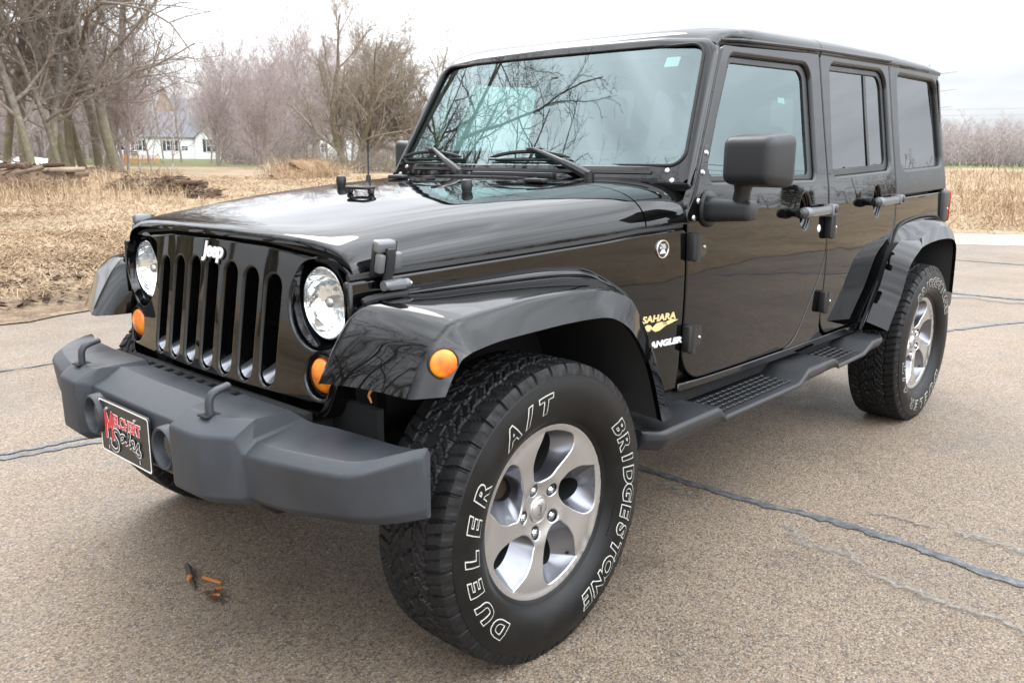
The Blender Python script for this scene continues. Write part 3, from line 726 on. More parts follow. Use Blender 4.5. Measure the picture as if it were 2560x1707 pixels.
for k in range(34):
    px = 330+R_.random()*640; s_ = 62+R_.random()*62; x, y = polar(px, s_)
    if abs(px-425) < 130 and s_ < 122: s_ = 128+10*R_.random(); x, y = polar(px, s_)
    tree('slender_tree', (x, y), (slim+[slim2])[R_.randrange(4)], 'slender rosy-grey bare tree in the row between the houses', group='slender trees behind the lawn', rz=R_.random()*6.28, s=.8+.5*R_.random())
for k in range(26):
    px = -120+R_.random()*470; s_ = 58+R_.random()*60; x, y = polar(px, s_)
    tree('slender_tree', (x, y), (slim+[slim2])[R_.randrange(4)], 'slender rosy-grey bare tree seen between the grove trunks', group='slender trees behind the grove', rz=R_.random()*6.28, s=.8+.5*R_.random())
for k in range(30):
    px = (560+R_.random()*420) if k % 3 else (-60+R_.random()*350); s_ = 62+R_.random()*36; x, y = polar(px, s_)
    tree('bare_shrub', (x, y), understory, 'pale twiggy shrub in the undergrowth below the far trees', 'shrub', 'shrubs below the far trees', rz=R_.random()*6.28, s=1.2+1.1*R_.random())
# trees in front of the vehicle, mirrored in its bonnet, grille and windshield
for i, (x, y, s_, rz) in enumerate([(6.7, -14.2, 1.0, .3), (9.6, -14.8, 1.02, 1.9), (4.2, -16.5, 1.08, 3.2), (13.5, -15.0, 1.0, 4.4), (3.0, -21.0, .95, 2.6), (10.5, -22, 1.1, .1), (7.5, -18.5, 1.0, .7), (15.0, -6.2, .95, 5.5), (18.5, -7.8, 1.05, .9), (14.0, -10.2, .95, 2.2), (19.5, -3.0, .9, 3.9)]):
    tree('bare_tree', (x, y), refl[i % 2], 'bare tree mirrored in the black bonnet and windshield', group='trees mirrored in the bonnet', rz=rz, s=s_)

# evergreens
def conifer(seed, h, r):
    rr = random.Random(seed); mb = MB(); tk = MB(); tk.tube([(0, 0, -.2), (0, 0, h*.95)], [r*.09, .02], 7)
    for i in range(1500):
        t_ = rr.random()**.8; z = h*(.06+.94*t_); R1 = r*(1-t_)**.85*(.55+.6*rr.random())+.05; a = rr.random()*6.28; d = Vector((cos(a), sin(a), -.25+.5*rr.random()))
        c_ = Vector((cos(a)*R1*(.4+.6*rr.random()), sin(a)*R1*(.4+.6*rr.random()), z)); l_ = .22+.35*rr.random(); w_ = .10; s_ = d.cross(Vector((0, 0, 1))).normalized()*w_
        mb.add([c_-d*l_*.5-s_*.4, c_+s_, c_+d*l_*.6-Vector((0, 0, .08)), c_-s_], [(0, 1, 2, 3)])
    return tk.mesh('trunk', MT['bark'], 60, False), mb.mesh('crown', MT['conifer'], 180, False)
MT['conifer'] = mat('evergreen', (.045, .06, .030), .8); t, b = nodes(MT['conifer']); n = noise(t, 4, 3, 'Object'); c = ramp(t, n.outputs['Fac'], [(.3, (.022, .030, .016)), (.7, (.075, .09, .045))]); t.links.new(c.outputs[0], b.inputs['Base Color'])
con = conifer(3, 5.0, 1.7)
x, y = polar(600, 104); tree('evergreen_tree', (x, y), con, 'dark evergreen right of the white house', 'tree', s=.95)
x, y = polar(572, 108); tree('evergreen_tree', (x, y), con, 'smaller dark evergreen touching the white house corner', 'tree', s=.8, rz=1)
x, y = polar(655, 106); tree('evergreen_bush', (x, y), con, 'low dark evergreen bush on the lawn edge', 'bush', s=.42, rz=2)

# far woods: one mass on the right, another across the street mirrored in the doors
def woods(name, cells, label, m):
    rr = random.Random(len(cells)); mb = MB()
    P = dict(P_slim, num=[1, 13, 6, 3], t0=[0, .04, .1, .1], seg=[5, 3, 3, 2], sides=[4, 3, 3, 3], rmax=[1, .05, .03, .02], tip=.014)
    T = [Tree(200+i) for i in range(4)]; protos = []
    for q in T:
        q.limb((0, 0, -.3), (rr.gauss(0, .05), rr.gauss(0, .05), 1), 8, .10, .02, 0, P); k = MB(); k.v = q.trunk.v+q.crown.v; k.f = list(q.trunk.f)+[tuple(i+len(q.trunk.v) for i in f) for f in q.crown.f]; protos.append((np.array(k.v), k.f))
    V_ = []; F_ = []; n0 = 0
    for x, y, s_ in cells:
        pv, pf = protos[rr.randrange(4)]; a = rr.random()*6.28; s_ *= .8+.45*rr.random(); ca, sa = cos(a), sin(a)
        q = np.stack([(pv[:, 0]*ca-pv[:, 1]*sa)*s_*1.35+x, (pv[:, 0]*sa+pv[:, 1]*ca)*s_*1.35+y, pv[:, 2]*s_+gh(x, y)], 1); V_.append(q); F_ += [tuple(i+n0 for i in f) for f in pf]; n0 += len(q)
    me = bpy.data.meshes.new(name); me.from_pydata(np.concatenate(V_).tolist(), [], F_); me.materials.append(m)
    for p in me.polygons: p.use_smooth = True
    o = put(name, me); tag(o, label, 'woods', kind='stuff'); return o
cells = []
for i in range(380):
    px = 2290+R_.random()*420; s_ = 92+R_.random()**1.3*95; x, y = polar(px, s_); cells.append((x, y, (.22+.0026*s_)*(.55+.5*R_.random())))
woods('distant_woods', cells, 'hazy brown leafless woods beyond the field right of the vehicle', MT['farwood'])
cells = []
for i in range(260):
    px = -260+R_.random()*1290; s_ = 130+R_.random()*70; x, y = polar(px, s_); cells.append((x, y, 1.0+.5*R_.random()))
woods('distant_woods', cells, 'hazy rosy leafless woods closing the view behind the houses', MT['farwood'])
cells = []
for i in range(150):
    a = radians(100+R_.random()*75); s_ = 62+R_.random()*50; cells.append((-4+cos(a)*s_, 2+sin(a)*s_, .65+.3*R_.random()))
woods('mirrored_woods', cells, 'far leafless woods mirrored in the side windows', MT['bark'])
for x, y, s_ in ((-66, 30, 1.5), (-58, 38, 1.2), (-50, 52, 1.4)): tree('evergreen_tree', (x, y), con, 'evergreen mirrored in the rear side window', 'tree', 'evergreens across the street', s=s_)

# ------------------------------------------------------------------ houses
MT['siding'] = mat('white_siding', (.90, .90, .90), .6); t, b = nodes(MT['siding'])
g = N(t, 'ShaderNodeTexCoord'); w = N(t, 'ShaderNodeTexWave', bands_direction='Z', wave_profile='SAW'); w.inputs['Scale'].default_value = 1.6; t.links.new(g.outputs['Object'], w.inputs['Vector']); bump(t, b, w.outputs['Fac'], .4, .02)
MT['shingle'] = mat('grey_shingle', (.15, .155, .17), .9); t, b = nodes(MT['shingle']); n = noise(t, 6, 5, 'Object'); c = ramp(t, n.outputs['Fac'], [(.3, (.11, .112, .125)), (.7, (.21, .215, .23))]); t.links.new(c.outputs[0], b.inputs['Base Color'])
MT['shutter'] = mat('dark_shutter', (.03, .032, .04), .6); MT['pane'] = mat('dark_pane', (.05, .06, .07), .08); MT['tan'] = mat('tan_siding', (.42, .30, .19), .8)
def gable(mb, x0, x1, y0, y1, z0, z1, zr, axis, over=.35, wall=None, roof=None):
    """walls with a gable roof; ridge along axis"""
    xm, ym = (x0+x1)/2, (y0+y1)/2
    if axis == 'x':
        wall.add([(x0, y0, z0), (x1, y0, z0), (x1, y1, z0), (x0, y1, z0), (x0, y0, z1), (x1, y0, z1), (x1, y1, z1), (x0, y1, z1), (x0, ym, zr), (x1, ym, zr)], [(0, 1, 5, 4), (1, 2, 6, 9, 5), (2, 3, 7, 6), (3, 0, 4, 8, 7)])
        for yy, s_ in ((y0, -1), (y1, 1)):
            e = Vector((0, yy-ym, z1-zr)).normalized()*over; a, b_ = (x0-over, yy+e.y, z1+e.z+.05), (x1+over, yy+e.y, z1+e.z+.05); c_, d = (x1+over, ym, zr+.05), (x0-over, ym, zr+.05)
            up_ = Vector((0, 0, .14)); q = [Vector(v) for v in (a, b_, c_, d)]; roof.add(q+[v+up_ for v in q], [(0, 1, 2, 3), (4, 7, 6, 5), (0, 4, 5, 1), (1, 5, 6, 2), (3, 7, 4, 0)])
    else:
        wall.add([(x0, y0, z0), (x1, y0, z0), (x1, y1, z0), (x0, y1, z0), (x0, y0, z1), (x1, y0, z1), (x1, y1, z1), (x0, y1, z1), (xm, y0, zr), (xm, y1, zr)], [(0, 1, 5, 8, 4), (1, 2, 6, 5), (2, 3, 7, 9, 6), (3, 0, 4, 7)])
        for xx in (x0, x1):
            e = Vector((xx-xm, 0, z1-zr)).normalized()*over; a, b_ = (xx+e.x, y0-over, z1+e.z+.05), (xx+e.x, y1+over, z1+e.z+.05); c_, d = (xm, y1+over, zr+.05), (xm, y0-over, zr+.05)
            up_ = Vector((0, 0, .14)); q = [Vector(v) for v in (a, b_, c_, d)]; roof.add(q+[v+up_ for v in q], [(0, 1, 2, 3), (4, 7, 6, 5), (0, 4, 5, 1), (1, 5, 6, 2), (3, 7, 4, 0)])
def house(name, px, s_, blocks, wins, label, wallm, rz=0):
    x, y = polar(px, s_); a = math.atan2(CAM.y-y, CAM.x-x); e = empty(name, (x, y, gh(x, y)-.1), a+pi/2+rz); tag(e, label, 'house')     # local -y faces the camera
    wl, rf = MB(), MB()
    for b_ in blocks: gable(None, *b_, wall=wl, roof=rf)
    for nm, q, m in (('wall', wl, wallm), ('roof', rf, MT['shingle'])):
        o = bpy.data.objects.new(nm, q.mesh(nm, m, 20)); C.objects.link(o); o.parent = e
    for wx, wy, wz, ww, wh_, sh in wins:
        q = MB(); q.box((wx, wy, wz), (ww+.16, .08, wh_+.16), MT['siding']); 
        if sh:
            for s2 in (-1, 1): q.box((wx+s2*(ww/2+.28), wy-.01, wz), (.36, .06, wh_+.1), MT['shutter'])
        o = bpy.data.objects.new('window', q.mesh('window', None, 20)); C.objects.link(o); o.parent = e
        p_ = MB(); p_.box((wx, wy-.035, wz), (ww, .06, wh_), MT['pane']); p_.box((wx, wy-.07, wz), (.05, .02, wh_), MT['siding']); p_.box((wx, wy-.07, wz), (ww, .02, .05), MT['siding'])
        o2 = bpy.data.objects.new('pane', p_.mesh('pane', None, 20)); C.objects.link(o2); o2.parent = o
    return e
house('white_house', 425, 121, [(-7.6, 4.6, 0, 8, 0, 2.85, 6.0, 'x'), (3.9, 7.6, -1.6, 7, 0, 2.8, 4.6, 'y')],
      [(-5.0, -.02, 1.75, .8, 1.2, 1), (-2.9, -.02, 1.75, .8, 1.2, 1), (.9, -.02, 1.75, .9, 1.2, 1), (2.6, -.02, 1.45, .7, .5, 0), (5.75, -1.62, 1.8, 1.0, 1.5, 1), (-3.9, -.02, .75, 1.6, .5, 0)], 'long low white house with a grey roof behind the grove', MT['siding'])
house('white_house', 838, 112, [(-2.0, 3.2, 0, 7, 0, 3.6, 5.4, 'x')], [(-1.0, -.02, 1.6, .7, 1.0, 0)], 'narrow white house half hidden by the spreading bare tree', MT['siding'])
h_ = house('tan_house', 505, 150, [(-4.5, 4.5, 0, 9, 0, 6.6, 9.5, 'x'), (-5.6, -2.9, -1, 6, 0, 7.4, 11.0, 'y')], [(0, -.02, 5.2, 1.2, 1.2, 0), (2.4, -.02, 5.2, 1.2, 1.2, 0)], 'tall tan house with a steep pointed roof beyond the white house', MT['tan'])
mb = MB(); x0, y0 = polar(318, 67); x1, y1 = polar(412, 67); 
for k in range(6):
    z = gh(x0, y0)+.04+k*.10; mb.tube([(lerp(x0, x1, q), lerp(y0, y1, q), z-.05*math.sin(q*9)) for q in np.linspace(0, 1, 8)], .016, 4, None)
for q in np.linspace(0, 1, 40): mb.tube([(lerp(x0, x1, q), lerp(y0, y1, q), gh(x0, y0)-.1), (lerp(x0, x1, q), lerp(y0, y1, q), gh(x0, y0)+.56)], .012, 4)
tag(put('snow_fence', mb.mesh('snow_fence', mat('orange_mesh', (.75, .30, .10), .6), 40)), 'low orange mesh fence in front of the white house', 'fence')
def heap(name, px, s_, w, h, m, label, cat, seed=1, n=14):
    x, y = polar(px, s_); rr = random.Random(seed); rows = []
    for i in range(n):
        r_ = w*(1-i/(n-1)); rows.append([(x+cos(a)*r_*(1+.25*math.sin(3*a+i)+.1*rr.random()), y+sin(a)*r_*.7*(1+.2*math.sin(2*a)), gh(x, y)-.06+h*(1-(r_/w)**2)**.8*(.85+.3*rr.random())) for a in np.linspace(0, 2*pi, 33)[:-1]])
    q = MB(); q.grid(rows, closed_v=True); return tag(put(name, q.mesh(name, m, 60)), label, cat)
heap('white_heap', 95, 58, 1.9, .45, MT['white'], 'low white heap lying behind the leaning trunk', 'heap')

# utility and transmission lines
MT['steel'] = mat('galvanised', (.40, .41, .42), .5, .4); MT['wood'] = mat('pole_wood', (.16, .12, .09), .85); MT['wire'] = mat('wire', (.45, .45, .47), .5)
mb = MB(); mb.tube([(-190, -57.5, 0), (-190, -57.5, 21)], [.35, .18], 10)
for z, w_ in ((19.1, 5.5), (15.7, 5.6), (12.4, 5.1)): mb.tube([(-190, -57.5-w_, z+.25), (-190, -57.5, z-.2), (-190, -57.5+w_, z+.25)], [.06, .14, .06], 6)
tag(put('transmission_pole', mb.mesh('transmission_pole', MT['steel'], 40)), 'steel line pole whose three arms show right of the hardtop', 'pole')
def pole(x, y, h_, label):
    e = empty('utility_pole', (x, y, gh(x, y))); tag(e, label, 'pole', 'utility poles')
    q = MB(); q.tube([(0, 0, -.3), (0, 0, h_)], [.16, .11], 10); o = bpy.data.objects.new('pole', q.mesh('pole', MT['wood'], 40)); C.objects.link(o); o.parent = e
    q = MB(); q.box((0, 0, h_-.5), (.10, 2.2, .12)); o = bpy.data.objects.new('crossarm', q.mesh('crossarm', MT['wood'], 40)); C.objects.link(o); o.parent = e
    return e
def wires(name, a, b_, offs, sag, r, label, m):
    for i, (dy, dz) in enumerate(offs):
        q = MB(); q.tube([(lerp(a[0], b_[0], t_), lerp(a[1], b_[1], t_)+dy, lerp(a[2], b_[2], t_)+dz-4*sag*t_*(1-t_)) for t_ in np.linspace(0, 1, 26)], r, 4)
        tag(put(name, q.mesh(name, m, 40)), label[i] if isinstance(label, list) else label, 'wire', 'overhead wires')
pole(-70, 26, 9, 'wooden pole across the street, mirrored in the side glass'); pole(20, 21, 9, 'wooden pole behind the photographer')
wires('overhead_wire', (-70, 26, gh(-70, 26)+8.5), (20, 21, gh(20, 21)+8.5), [(0, 0), (.9, .0), (-.9, 0), (0, -1.6)], .7, .015, 'overhead wire mirrored in the side windows', MT['seal'])
pole(-78, -62, 6.2, 'wooden pole hidden behind the vehicle'); pole(-95, 30, 6.2, 'wooden pole right of the photo')
wires('overhead_wire', (-78, -62, gh(-78, -62)+5.7), (-95, 30, gh(-95, 30)+5.7), [(0, 0), (0, -.55)], .5, .028, ['upper pale wire crossing the far woods', 'lower pale wire crossing the far woods'], MT['wire'])
# ------------------------------------------------------------------ the vehicle: x forward from the front axle, y to its left, z up
car = empty('off_road_vehicle', (-1.45, 0, 0))
tag(car, 'glossy black boxy four-door off-road vehicle with hardtop parked on the tan pavement', 'vehicle')

_bs = spline([(.62, .575), (.40, .602), (.15, .641), (-.15, .686), (-.4, .720), (-.61, .747), (-.81, .770), (-1.05, .783), (-1.5, .787), (-2.3, .787), (-3.0, .785), (-3.55, .778)], 600)
_bx = [p[0] for p in _bs][::-1]; _by = [p[1] for p in _bs][::-1]
_bt = [float(v) for v in np.interp(np.linspace(-4, 1, 2001), _bx, _by)]
def B(x):
    q = min(max((x+4)*400, 0), 1999.0); i = int(q); return _bt[i]+(_bt[i+1]-_bt[i])*(q-i)
def SY(x, z):
    crown = .012*math.exp(-((z-.88)/.28)**2)
    w = .026
    q = (z-1.175)/w
    sp = w*(math.log1p(math.exp(q)) if q < 30 else q)
    return B(x) + crown - .012 - .155*sp + .004
def side(off=0.0):
    def f(x, z):
        h = 2e-3
        p = Vector((x, SY(x, z), z))
        dx = (SY(x+h, z)-SY(x-h, z))/(2*h); dz = (SY(x, z+h)-SY(x, z-h))/(2*h)
        n = Vector((-dx, 1, -dz)).normalized()
        return p+n*off, n
    return f
SIDE = side()
def both(fn):
    for mir in (False, True): fn(mir)
def zgap(x): return interp(x, [-.90, -.577, -.44, -.15, .083, .30, .407, .5], [1.094, 1.081, 1.068, 1.050, 1.036, 1.023, 1.016, 1.013])

# ---- hood and cowl
def hood_shape(u):
    """height share across the hood: nearly flat crown, then a rolled side"""
    a = min(abs(u), 1)
    return (1-.10*a*a)*(1-a**9.0)**.5
def hood_section(x, zt, n=72, fade=0.0, drop=0.0):
    w = B(x)-.003; zg = zgap(x)+.004-drop; out = []
    for k in range(n+1):
        c = cos(pi*k/n); u = math.copysign(abs(c)**.5, c) if abs(c) > .25 else c*2
        y = w*u; z = zg+(zt-zg)*hood_shape(u)
        out.append((x-.13*y*y*fade, y, z))
    return out
_hc = spline([(.432, 1.086), (.4305, 1.095), (.424, 1.1035), (.411, 1.1105), (.390, 1.1165), (.35, 1.1245), (.28, 1.135), (.18, 1.149), (.04, 1.1665), (-.14, 1.186), (-.36, 1.206), (-.609, 1.224)], 700)
_hp = _hc[:76:3]+_hc[76::16]+[_hc[-1]]
HX = [p[0] for p in _hp]; HZ = [p[1] for p in _hp]
rows = []
for x, z in zip(HX, HZ): rows.append(hood_section(x, z, fade=sstep(-.1, .40, x)))
rows.append([(x_-.004, y_*.995, z_-.012) for x_, y_, z_ in rows[-1]])
mb = MB(); mb.grid(rows)
# turned-under hem along the front and side edges
hood = mb.build('hood', MT['paint'], car, ang=50)
def hood_z(x, y):
    return zgap(x)+.004+(interp(x, HX[::-1], HZ[::-1])-zgap(x)-.004)*hood_shape(y/(B(x)-.003))
rows = []
for x, z in [(-.616, 1.2245), (-.66, 1.228), (-.72, 1.231), (-.78, 1.233), (-.86, 1.235)]:
    rows.append(hood_section(x, z))
rows.insert(0, [(x_+.002, y_*.994, z_-.012) for x_, y_, z_ in rows[0]])
mb = MB(); mb.grid(rows)
cowl = mb.build('cowl', MT['paint'], car, ang=50)
# vent louvres on the cowl
mb = MB()
for i in range(15):
    y = -.22+i*.026
    mb.box((-.715, y, hood_z(-.6, y)+.008), (.10, .007, .006), MT['plastic'], .001)
mb.box((-.715, -.04, 1.229), (.12, .42, .004), MT['seal'])
mb.box((-.752, .06, 1.238), (.030, .40, .022), MT['plastic'], .006)
mb.build('cowl_vent', None, cowl)

FRONT_DOOR = [(-.816, 1.150, .03), (-.853, 1.205, .05), (-1.108, 1.678, .03), (-1.886, 1.722, .012), (-1.886, .90, .24), (-1.645, .567, .20), (-.816, .565, .12)]
# ---- front body side, rocker, rear quarter and inner shell
def side_panels(mir):
    top = [(x, zgap(x)-.007) for x in np.linspace(.405, -.79, 24)]
    o = top+[(-.809, zgap(-.806)-.02), (-.809, .62), (-.80, .545), (-.55, .545), (-.45, .80), (-.30, .90), (.0, .925), (.25, .915), (.405, .86)]
    panel('front_body_side', o, [], SIDE, MT['paint'], car, r=.009, depth=.03, step=(.05, .04), mirror=mir)
    o = rpoly([(-.812, .561), (-.812, .532, .004), (-2.42, .524, .004), (-2.385, .566, .004), (-1.6, .5605), (-.93, .5605)])
    panel('rocker_panel', o, [], SIDE, MT['paint'], car, r=.006, depth=.04, step=(.1, .02), mirror=mir)
    o = rpoly([(-2.688, 1.127, .006), (-3.488, 1.146, .014), (-3.492, .60, .02), (-3.30, .60), (-3.27, .90), (-2.98, .92), (-2.74, .89), (-2.62, .80), (-2.66, .94), (-2.688, 1.02)], seg=4)
    panel('rear_quarter_panel', o, [], SIDE, MT['paint'], car, r=.010, depth=.03, step=(.08, .04), mirror=mir)
    edge = sorted([(x-.0045, z-.003) for x, z in rpoly(FRONT_DOOR, 14) if x < -1.60 and z < 1.12], key=lambda p: p[1])
    edge = [(edge[0][0]+.06, .5625)]+edge+[(-1.8905, 1.09)]
    o = edge+[(-1.8915, 1.09), (-1.8895, .66), (-1.892, .62), (-1.91, .585), (-1.945, .5665), (-1.96, .5625)]
    panel('pillar_panel', o, [], SIDE, MT['paint'], car, r=.004, depth=.02, step=(.05, .04), mirror=mir)
both(side_panels)
mb = MB()
for s_ in (1, -1):
    mb.box((-2.15, s_*.735, .86), (2.66, .012, .56), MT['seal'])                       # behind the door gaps
    mb.box((-1.55, s_*.715, .505), (2.0, .05, .06), MT['dark'], .01)                  # sill under the doors
mb.box((-2.1, 0, .56), (2.7, 1.44, .10), MT['dark'])
mb.box((-.30, 0, .80), (1.02, .98, .36), MT['dark'])
mb.box((-.80, 0, .88), (.05, 1.40, .60), MT['dark'])
for s_ in (1, -1): mb.box((-.16, s_*.44, .66), (.88, .02, .58), MT['dark']); mb.box((-2.93, s_*.44, .66), (1.04, .02, .58), MT['dark']); mb.box((.36, s_*.54, .57), (.02, .22, .26), MT['dark'])
mb.build('inner_shell', None, car)

# ---- wheel arch liners
# ---- fender flares
def flare(I, Cr, Lp, yc, yl, mir, name, n=90):
    I = usp(I, n); Cr = usp([(p[0], p[2] if len(p) > 2 else yc, p[1]) for p in Cr], n); Lp = usp([(x, yl, z) for x, z in Lp], n)
    rows = []
    for a, c, l in zip(I, Cr, Lp):
        a, c, l = Vector(a), Vector(c), Vector(l)
        ac = (a-c); lc = (l-c); dac = ac.normalized(); dl = lc.normalized(); k = .014
        bul = Vector((0, 0, .006))
        k = .013; c0 = c+dac*k; c1 = c+dl*k
        wt = sstep(.36, .42, a.x); w0 = (a-Vector((0, .0, .022))).lerp(Vector((.385, .588, a.z-.004)), wt)        # return wall towards the grille
        q = [w0, w0.lerp(a-Vector((0, .004*wt, .008)), .5), w0.lerp(a-Vector((0, .006*wt, .004)), .93)]+[a.lerp(c0, t_)+Vector((0, 0, .0065*4*t_*(1-t_))) for t_ in np.linspace(0, 1, 16)]
        q += [c0*(1-t_)**2+c*2*t_*(1-t_)+c1*t_*t_ for t_ in np.linspace(0, 1, 8)[1:]]
        q += [c1.lerp(l, t_) for t_ in (.35, .7, .93, 1)]+[l+Vector((0, -.006, .001)), l+Vector((0, -.03, .010)), l+Vector((0, -.10, .03))]
        rows.append([tuple(p) for p in q])
    mb = MB(); mb.grid(rows)
    if mir: mb = mb.flipped_y()
    return mb.build(name, MT['paint'], car, ang=60)
FI = [(.516, .624, .790), (.492, .625, .835), (.468, .626, .875), (.448, .628, .905), (.422, .634, .938), (.386, .645, .965), (.325, .650, .972), (.235, .658, .973), (.127, .676, .975), (-.006, .697, .977), (-.140, .716, .979), (-.23, .730, .977), (-.32, .742, .968), (-.385, .750, .940), (-.435, .757, .892), (-.49, .765, .80), (-.545, .770, .69), (-.60, .775, .54)]
FC = [(0.4465, 0.785, 0.862), (0.4258, 0.829, 0.865), (0.4073, 0.8665, 0.869), (0.3917, 0.899, 0.873), (0.368, 0.921, 0.878), (0.3338, 0.9443), (0.268, 0.9543), (0.1754, 0.9623), (0.0768, 0.9682), (-0.0298, 0.9702), (-0.1444, 0.9662), (-0.23, 0.9582), (-0.3217, 0.9293), (-0.3675, 0.8985), (-0.4084, 0.8417), (-0.4562, 0.7749), (-0.5121, 0.6703), (-0.5857, 0.5219)]
FL = [(0.3995, 0.794), (0.3893, 0.8121), (0.3783, 0.8301), (0.3532, 0.8633), (0.33, 0.8743), (0.3058, 0.8804), (0.2385, 0.8894), (0.1779, 0.8926), (0.1177, 0.8946), (0.0132, 0.8974), (-0.0437, 0.8974), (-0.0996, 0.8964), (-0.1822, 0.8906), (-0.2395, 0.8723), (-0.2998, 0.8351), (-0.3662, 0.7618), (-0.4145, 0.6805), (-0.47, 0.5414)]
RI = [(-2.347, .79, .528), (-2.44, .79, .64), (-2.53, .79, .745), (-2.645, .79, .88), (-2.695, .79, .955), (-2.78, .79, .998), (-3.0, .788, 1.020), (-3.2, .786, 1.020), (-3.35, .784, 1.003), (-3.42, .782, .93), (-3.44, .782, .77), (-3.45, .782, .62)]
RC = [(-2.4205, 0.5298), (-2.492, 0.6273), (-2.5634, 0.7248), (-2.6628, 0.8506), (-2.7614, 0.9149), (-2.8972, 0.9552), (-3.1275, 0.9762), (-3.25, 0.968), (-3.345, 0.94), (-3.4, 0.88), (-3.42, 0.75), (-3.43, 0.62)]
RL = [(-2.3375, 0.5484), (-2.4029, 0.6209), (-2.4683, 0.6933), (-2.5528, 0.8241), (-2.6616, 0.8854), (-2.735, 0.907), (-2.9, 0.92), (-3.08, 0.92), (-3.2, 0.905), (-3.26, 0.86), (-3.275, 0.74), (-3.28, 0.62)]
def liner(Lp, mir, name):
    """dark inner arch: from the lip of the flare inwards"""
    P = usp(Lp, 60); xm = (P[0][0]+P[-1][0])/2; rows = [[(min(x, .30) if (yy < .7 and xm > -1) else (xm+(x-xm)*(.87 if yy < .85 else 1)), yy, z+dz) for x, z in P] for yy, dz in ((.905, .004), (.80, .035), (.60, .045), (.40, .045))]
    mb = MB(); mb.grid(rows)
    c = (sum(p[0] for p in P)/60, .40, .50); mb.add(rows[-1]+[c], [(i, i+1, 60) for i in range(59)])
    if mir: mb = mb.flipped_y()
    mb.build(name, MT['liner'], car)
for mir in (False, True): liner(FL, mir, 'wheel_arch_liner'); liner(RL, mir, 'wheel_arch_liner')
flares = {}
for mir in (False, True):
    flares['f', mir] = flare(FI, FC, FL, .885, .922, mir, 'fender_flare')
    flares['r', mir] = flare(RI, RC, RL, .872, .922, mir, 'fender_flare')
    # black seal where the rear flare meets the body, raised ledge above the front flare
    sg = -1 if mir else 1
    mb = MB(); mb.tube([(p[0]-.003, (p[1]+.002)*sg, p[2]+.005) for p in usp(RI, 50)], .0065, 6); mb.build('flare_seal', MT['seal'], flares['r', mir])
    up = usp([(.40, .950), (.312, .972), (.242, .983), (.127, .990), (-.006, .997), (-.151, 1.002), (-.255, .999), (-.338, .989), (-.413, .962), (-.50, .915), (-.56, .86), (-.60, .78)], 60)
    lo = usp([(.39, .940), (.315, .968), (.235, .977), (.127, .980), (-.006, .982), (-.14, .984), (-.23, .982), (-.32, .973), (-.385, .945), (-.45, .895), (-.52, .82), (-.58, .76)], 60)
    rows = []
    for i, (u_, l_) in enumerate(zip(up, lo)):
        k = sstep(0, 12, i); e = 1-sstep(44, 59, i); d = .034*k*e
        q = []
        for t_ in np.linspace(0, 1, 8):
            x = lerp(u_[0], l_[0], t_); z = lerp(u_[1], l_[1], t_)
            q.append((x, (SY(x, z)+.0005+d*math.sin(t_*pi/2)**.8)*sg, z))
        x, z = l_; q.append((x, (SY(x, z)-.01)*sg, z-.012))
        rows.append(q)
    mb = MB(); mb.grid(rows); mb.build('fender_ledge', MT['paint'], car, ang=60)
    mb = MB(); mb.tube([(p[0], (p[1]-.010)*sg, p[2]+.002) for p in usp(FI, 60)[17:52]], .008, 6); mb.build('flare_seal', MT['seal'], flares['f', mir])
    # amber side marker on the flat outer face
    mk = MB(); Mx = along((.44, .89*sg, .06), (.3885, .9045*sg, .863)) if not mir else along((.15, -.98, .06), (.352, -.9165, .864))
    mk.lathe([(0, .010), (.012, .0098), (.022, .008), (.029, .005), (.0315, .001), (.0315, -.01)], None, 32, Mx)
    sm = mk.build('side_marker', MT['amber'], flares['f', mir])
    mk = MB(); mk.lathe([(.0315, -.004), (.0315, .002), (.033, .003), (.035, .001), (.035, -.008)], None, 32, Mx); mk.build('marker_bezel', MT['seal'], flares['f', mir])

# ---- grille
def GX(y, z): return .466-.15*(z-.70)-.13*y*y
def GR(y, z):
    h = 1e-3; n = Vector((1, -(GX(y+h, z)-GX(y-h, z))/(2*h), -(GX(y, z+h)-GX(y, z-h))/(2*h))).normalized()
    return Vector((GX(y, z), y, z)), n
half = [(.0, 1.084), (.25, 1.080), (.44, 1.062), (.586, 1.040, .075), (.586, .93), (.566, .79, .2), (.525, .665, .06), (.40, .640)]
go = rpoly(half+[(-p[0],)+p[1:] for p in half[:0:-1]], seg=8)
holes = []
for i in range(7):
    yc = (i-3)*.098; zt = 1.016-.018*(abs(i-3)/3)**2; zb = .713
    w = .0305
    holes.append([(yc+w*cos(a), zt-w+w*sin(a)) for a in np.linspace(0, pi, 11)]+[(yc+w*cos(a), zb+w+w*sin(a)) for a in np.linspace(pi, 2*pi, 11)])
HLC = (.474, .940); HLR = .110
TSC = (.499, .768)
for s_ in (1, -1):
    holes.append(circle(s_*HLC[0], HLC[1], HLR, 48)); holes.append(circle(s_*TSC[0], TSC[1], .0535, 32))
grille = panel('grille', go, holes, GR, MT['paint'], car, r=.016, depth=.07, step=(.06, .06), hr=.009, hd=.06)
mb = MB()
mb.box((.345, 0, .86), (.03, .70, .40), MT['seal'])
for k in range(38): mb.box((.361, 0, .68+k*.0095), (.004, .70, .003), MT['dark'])
mb.box((.375, 0, .86), (.012, .70, .012), MT['dark'])
mb.build('radiator', None, grille)
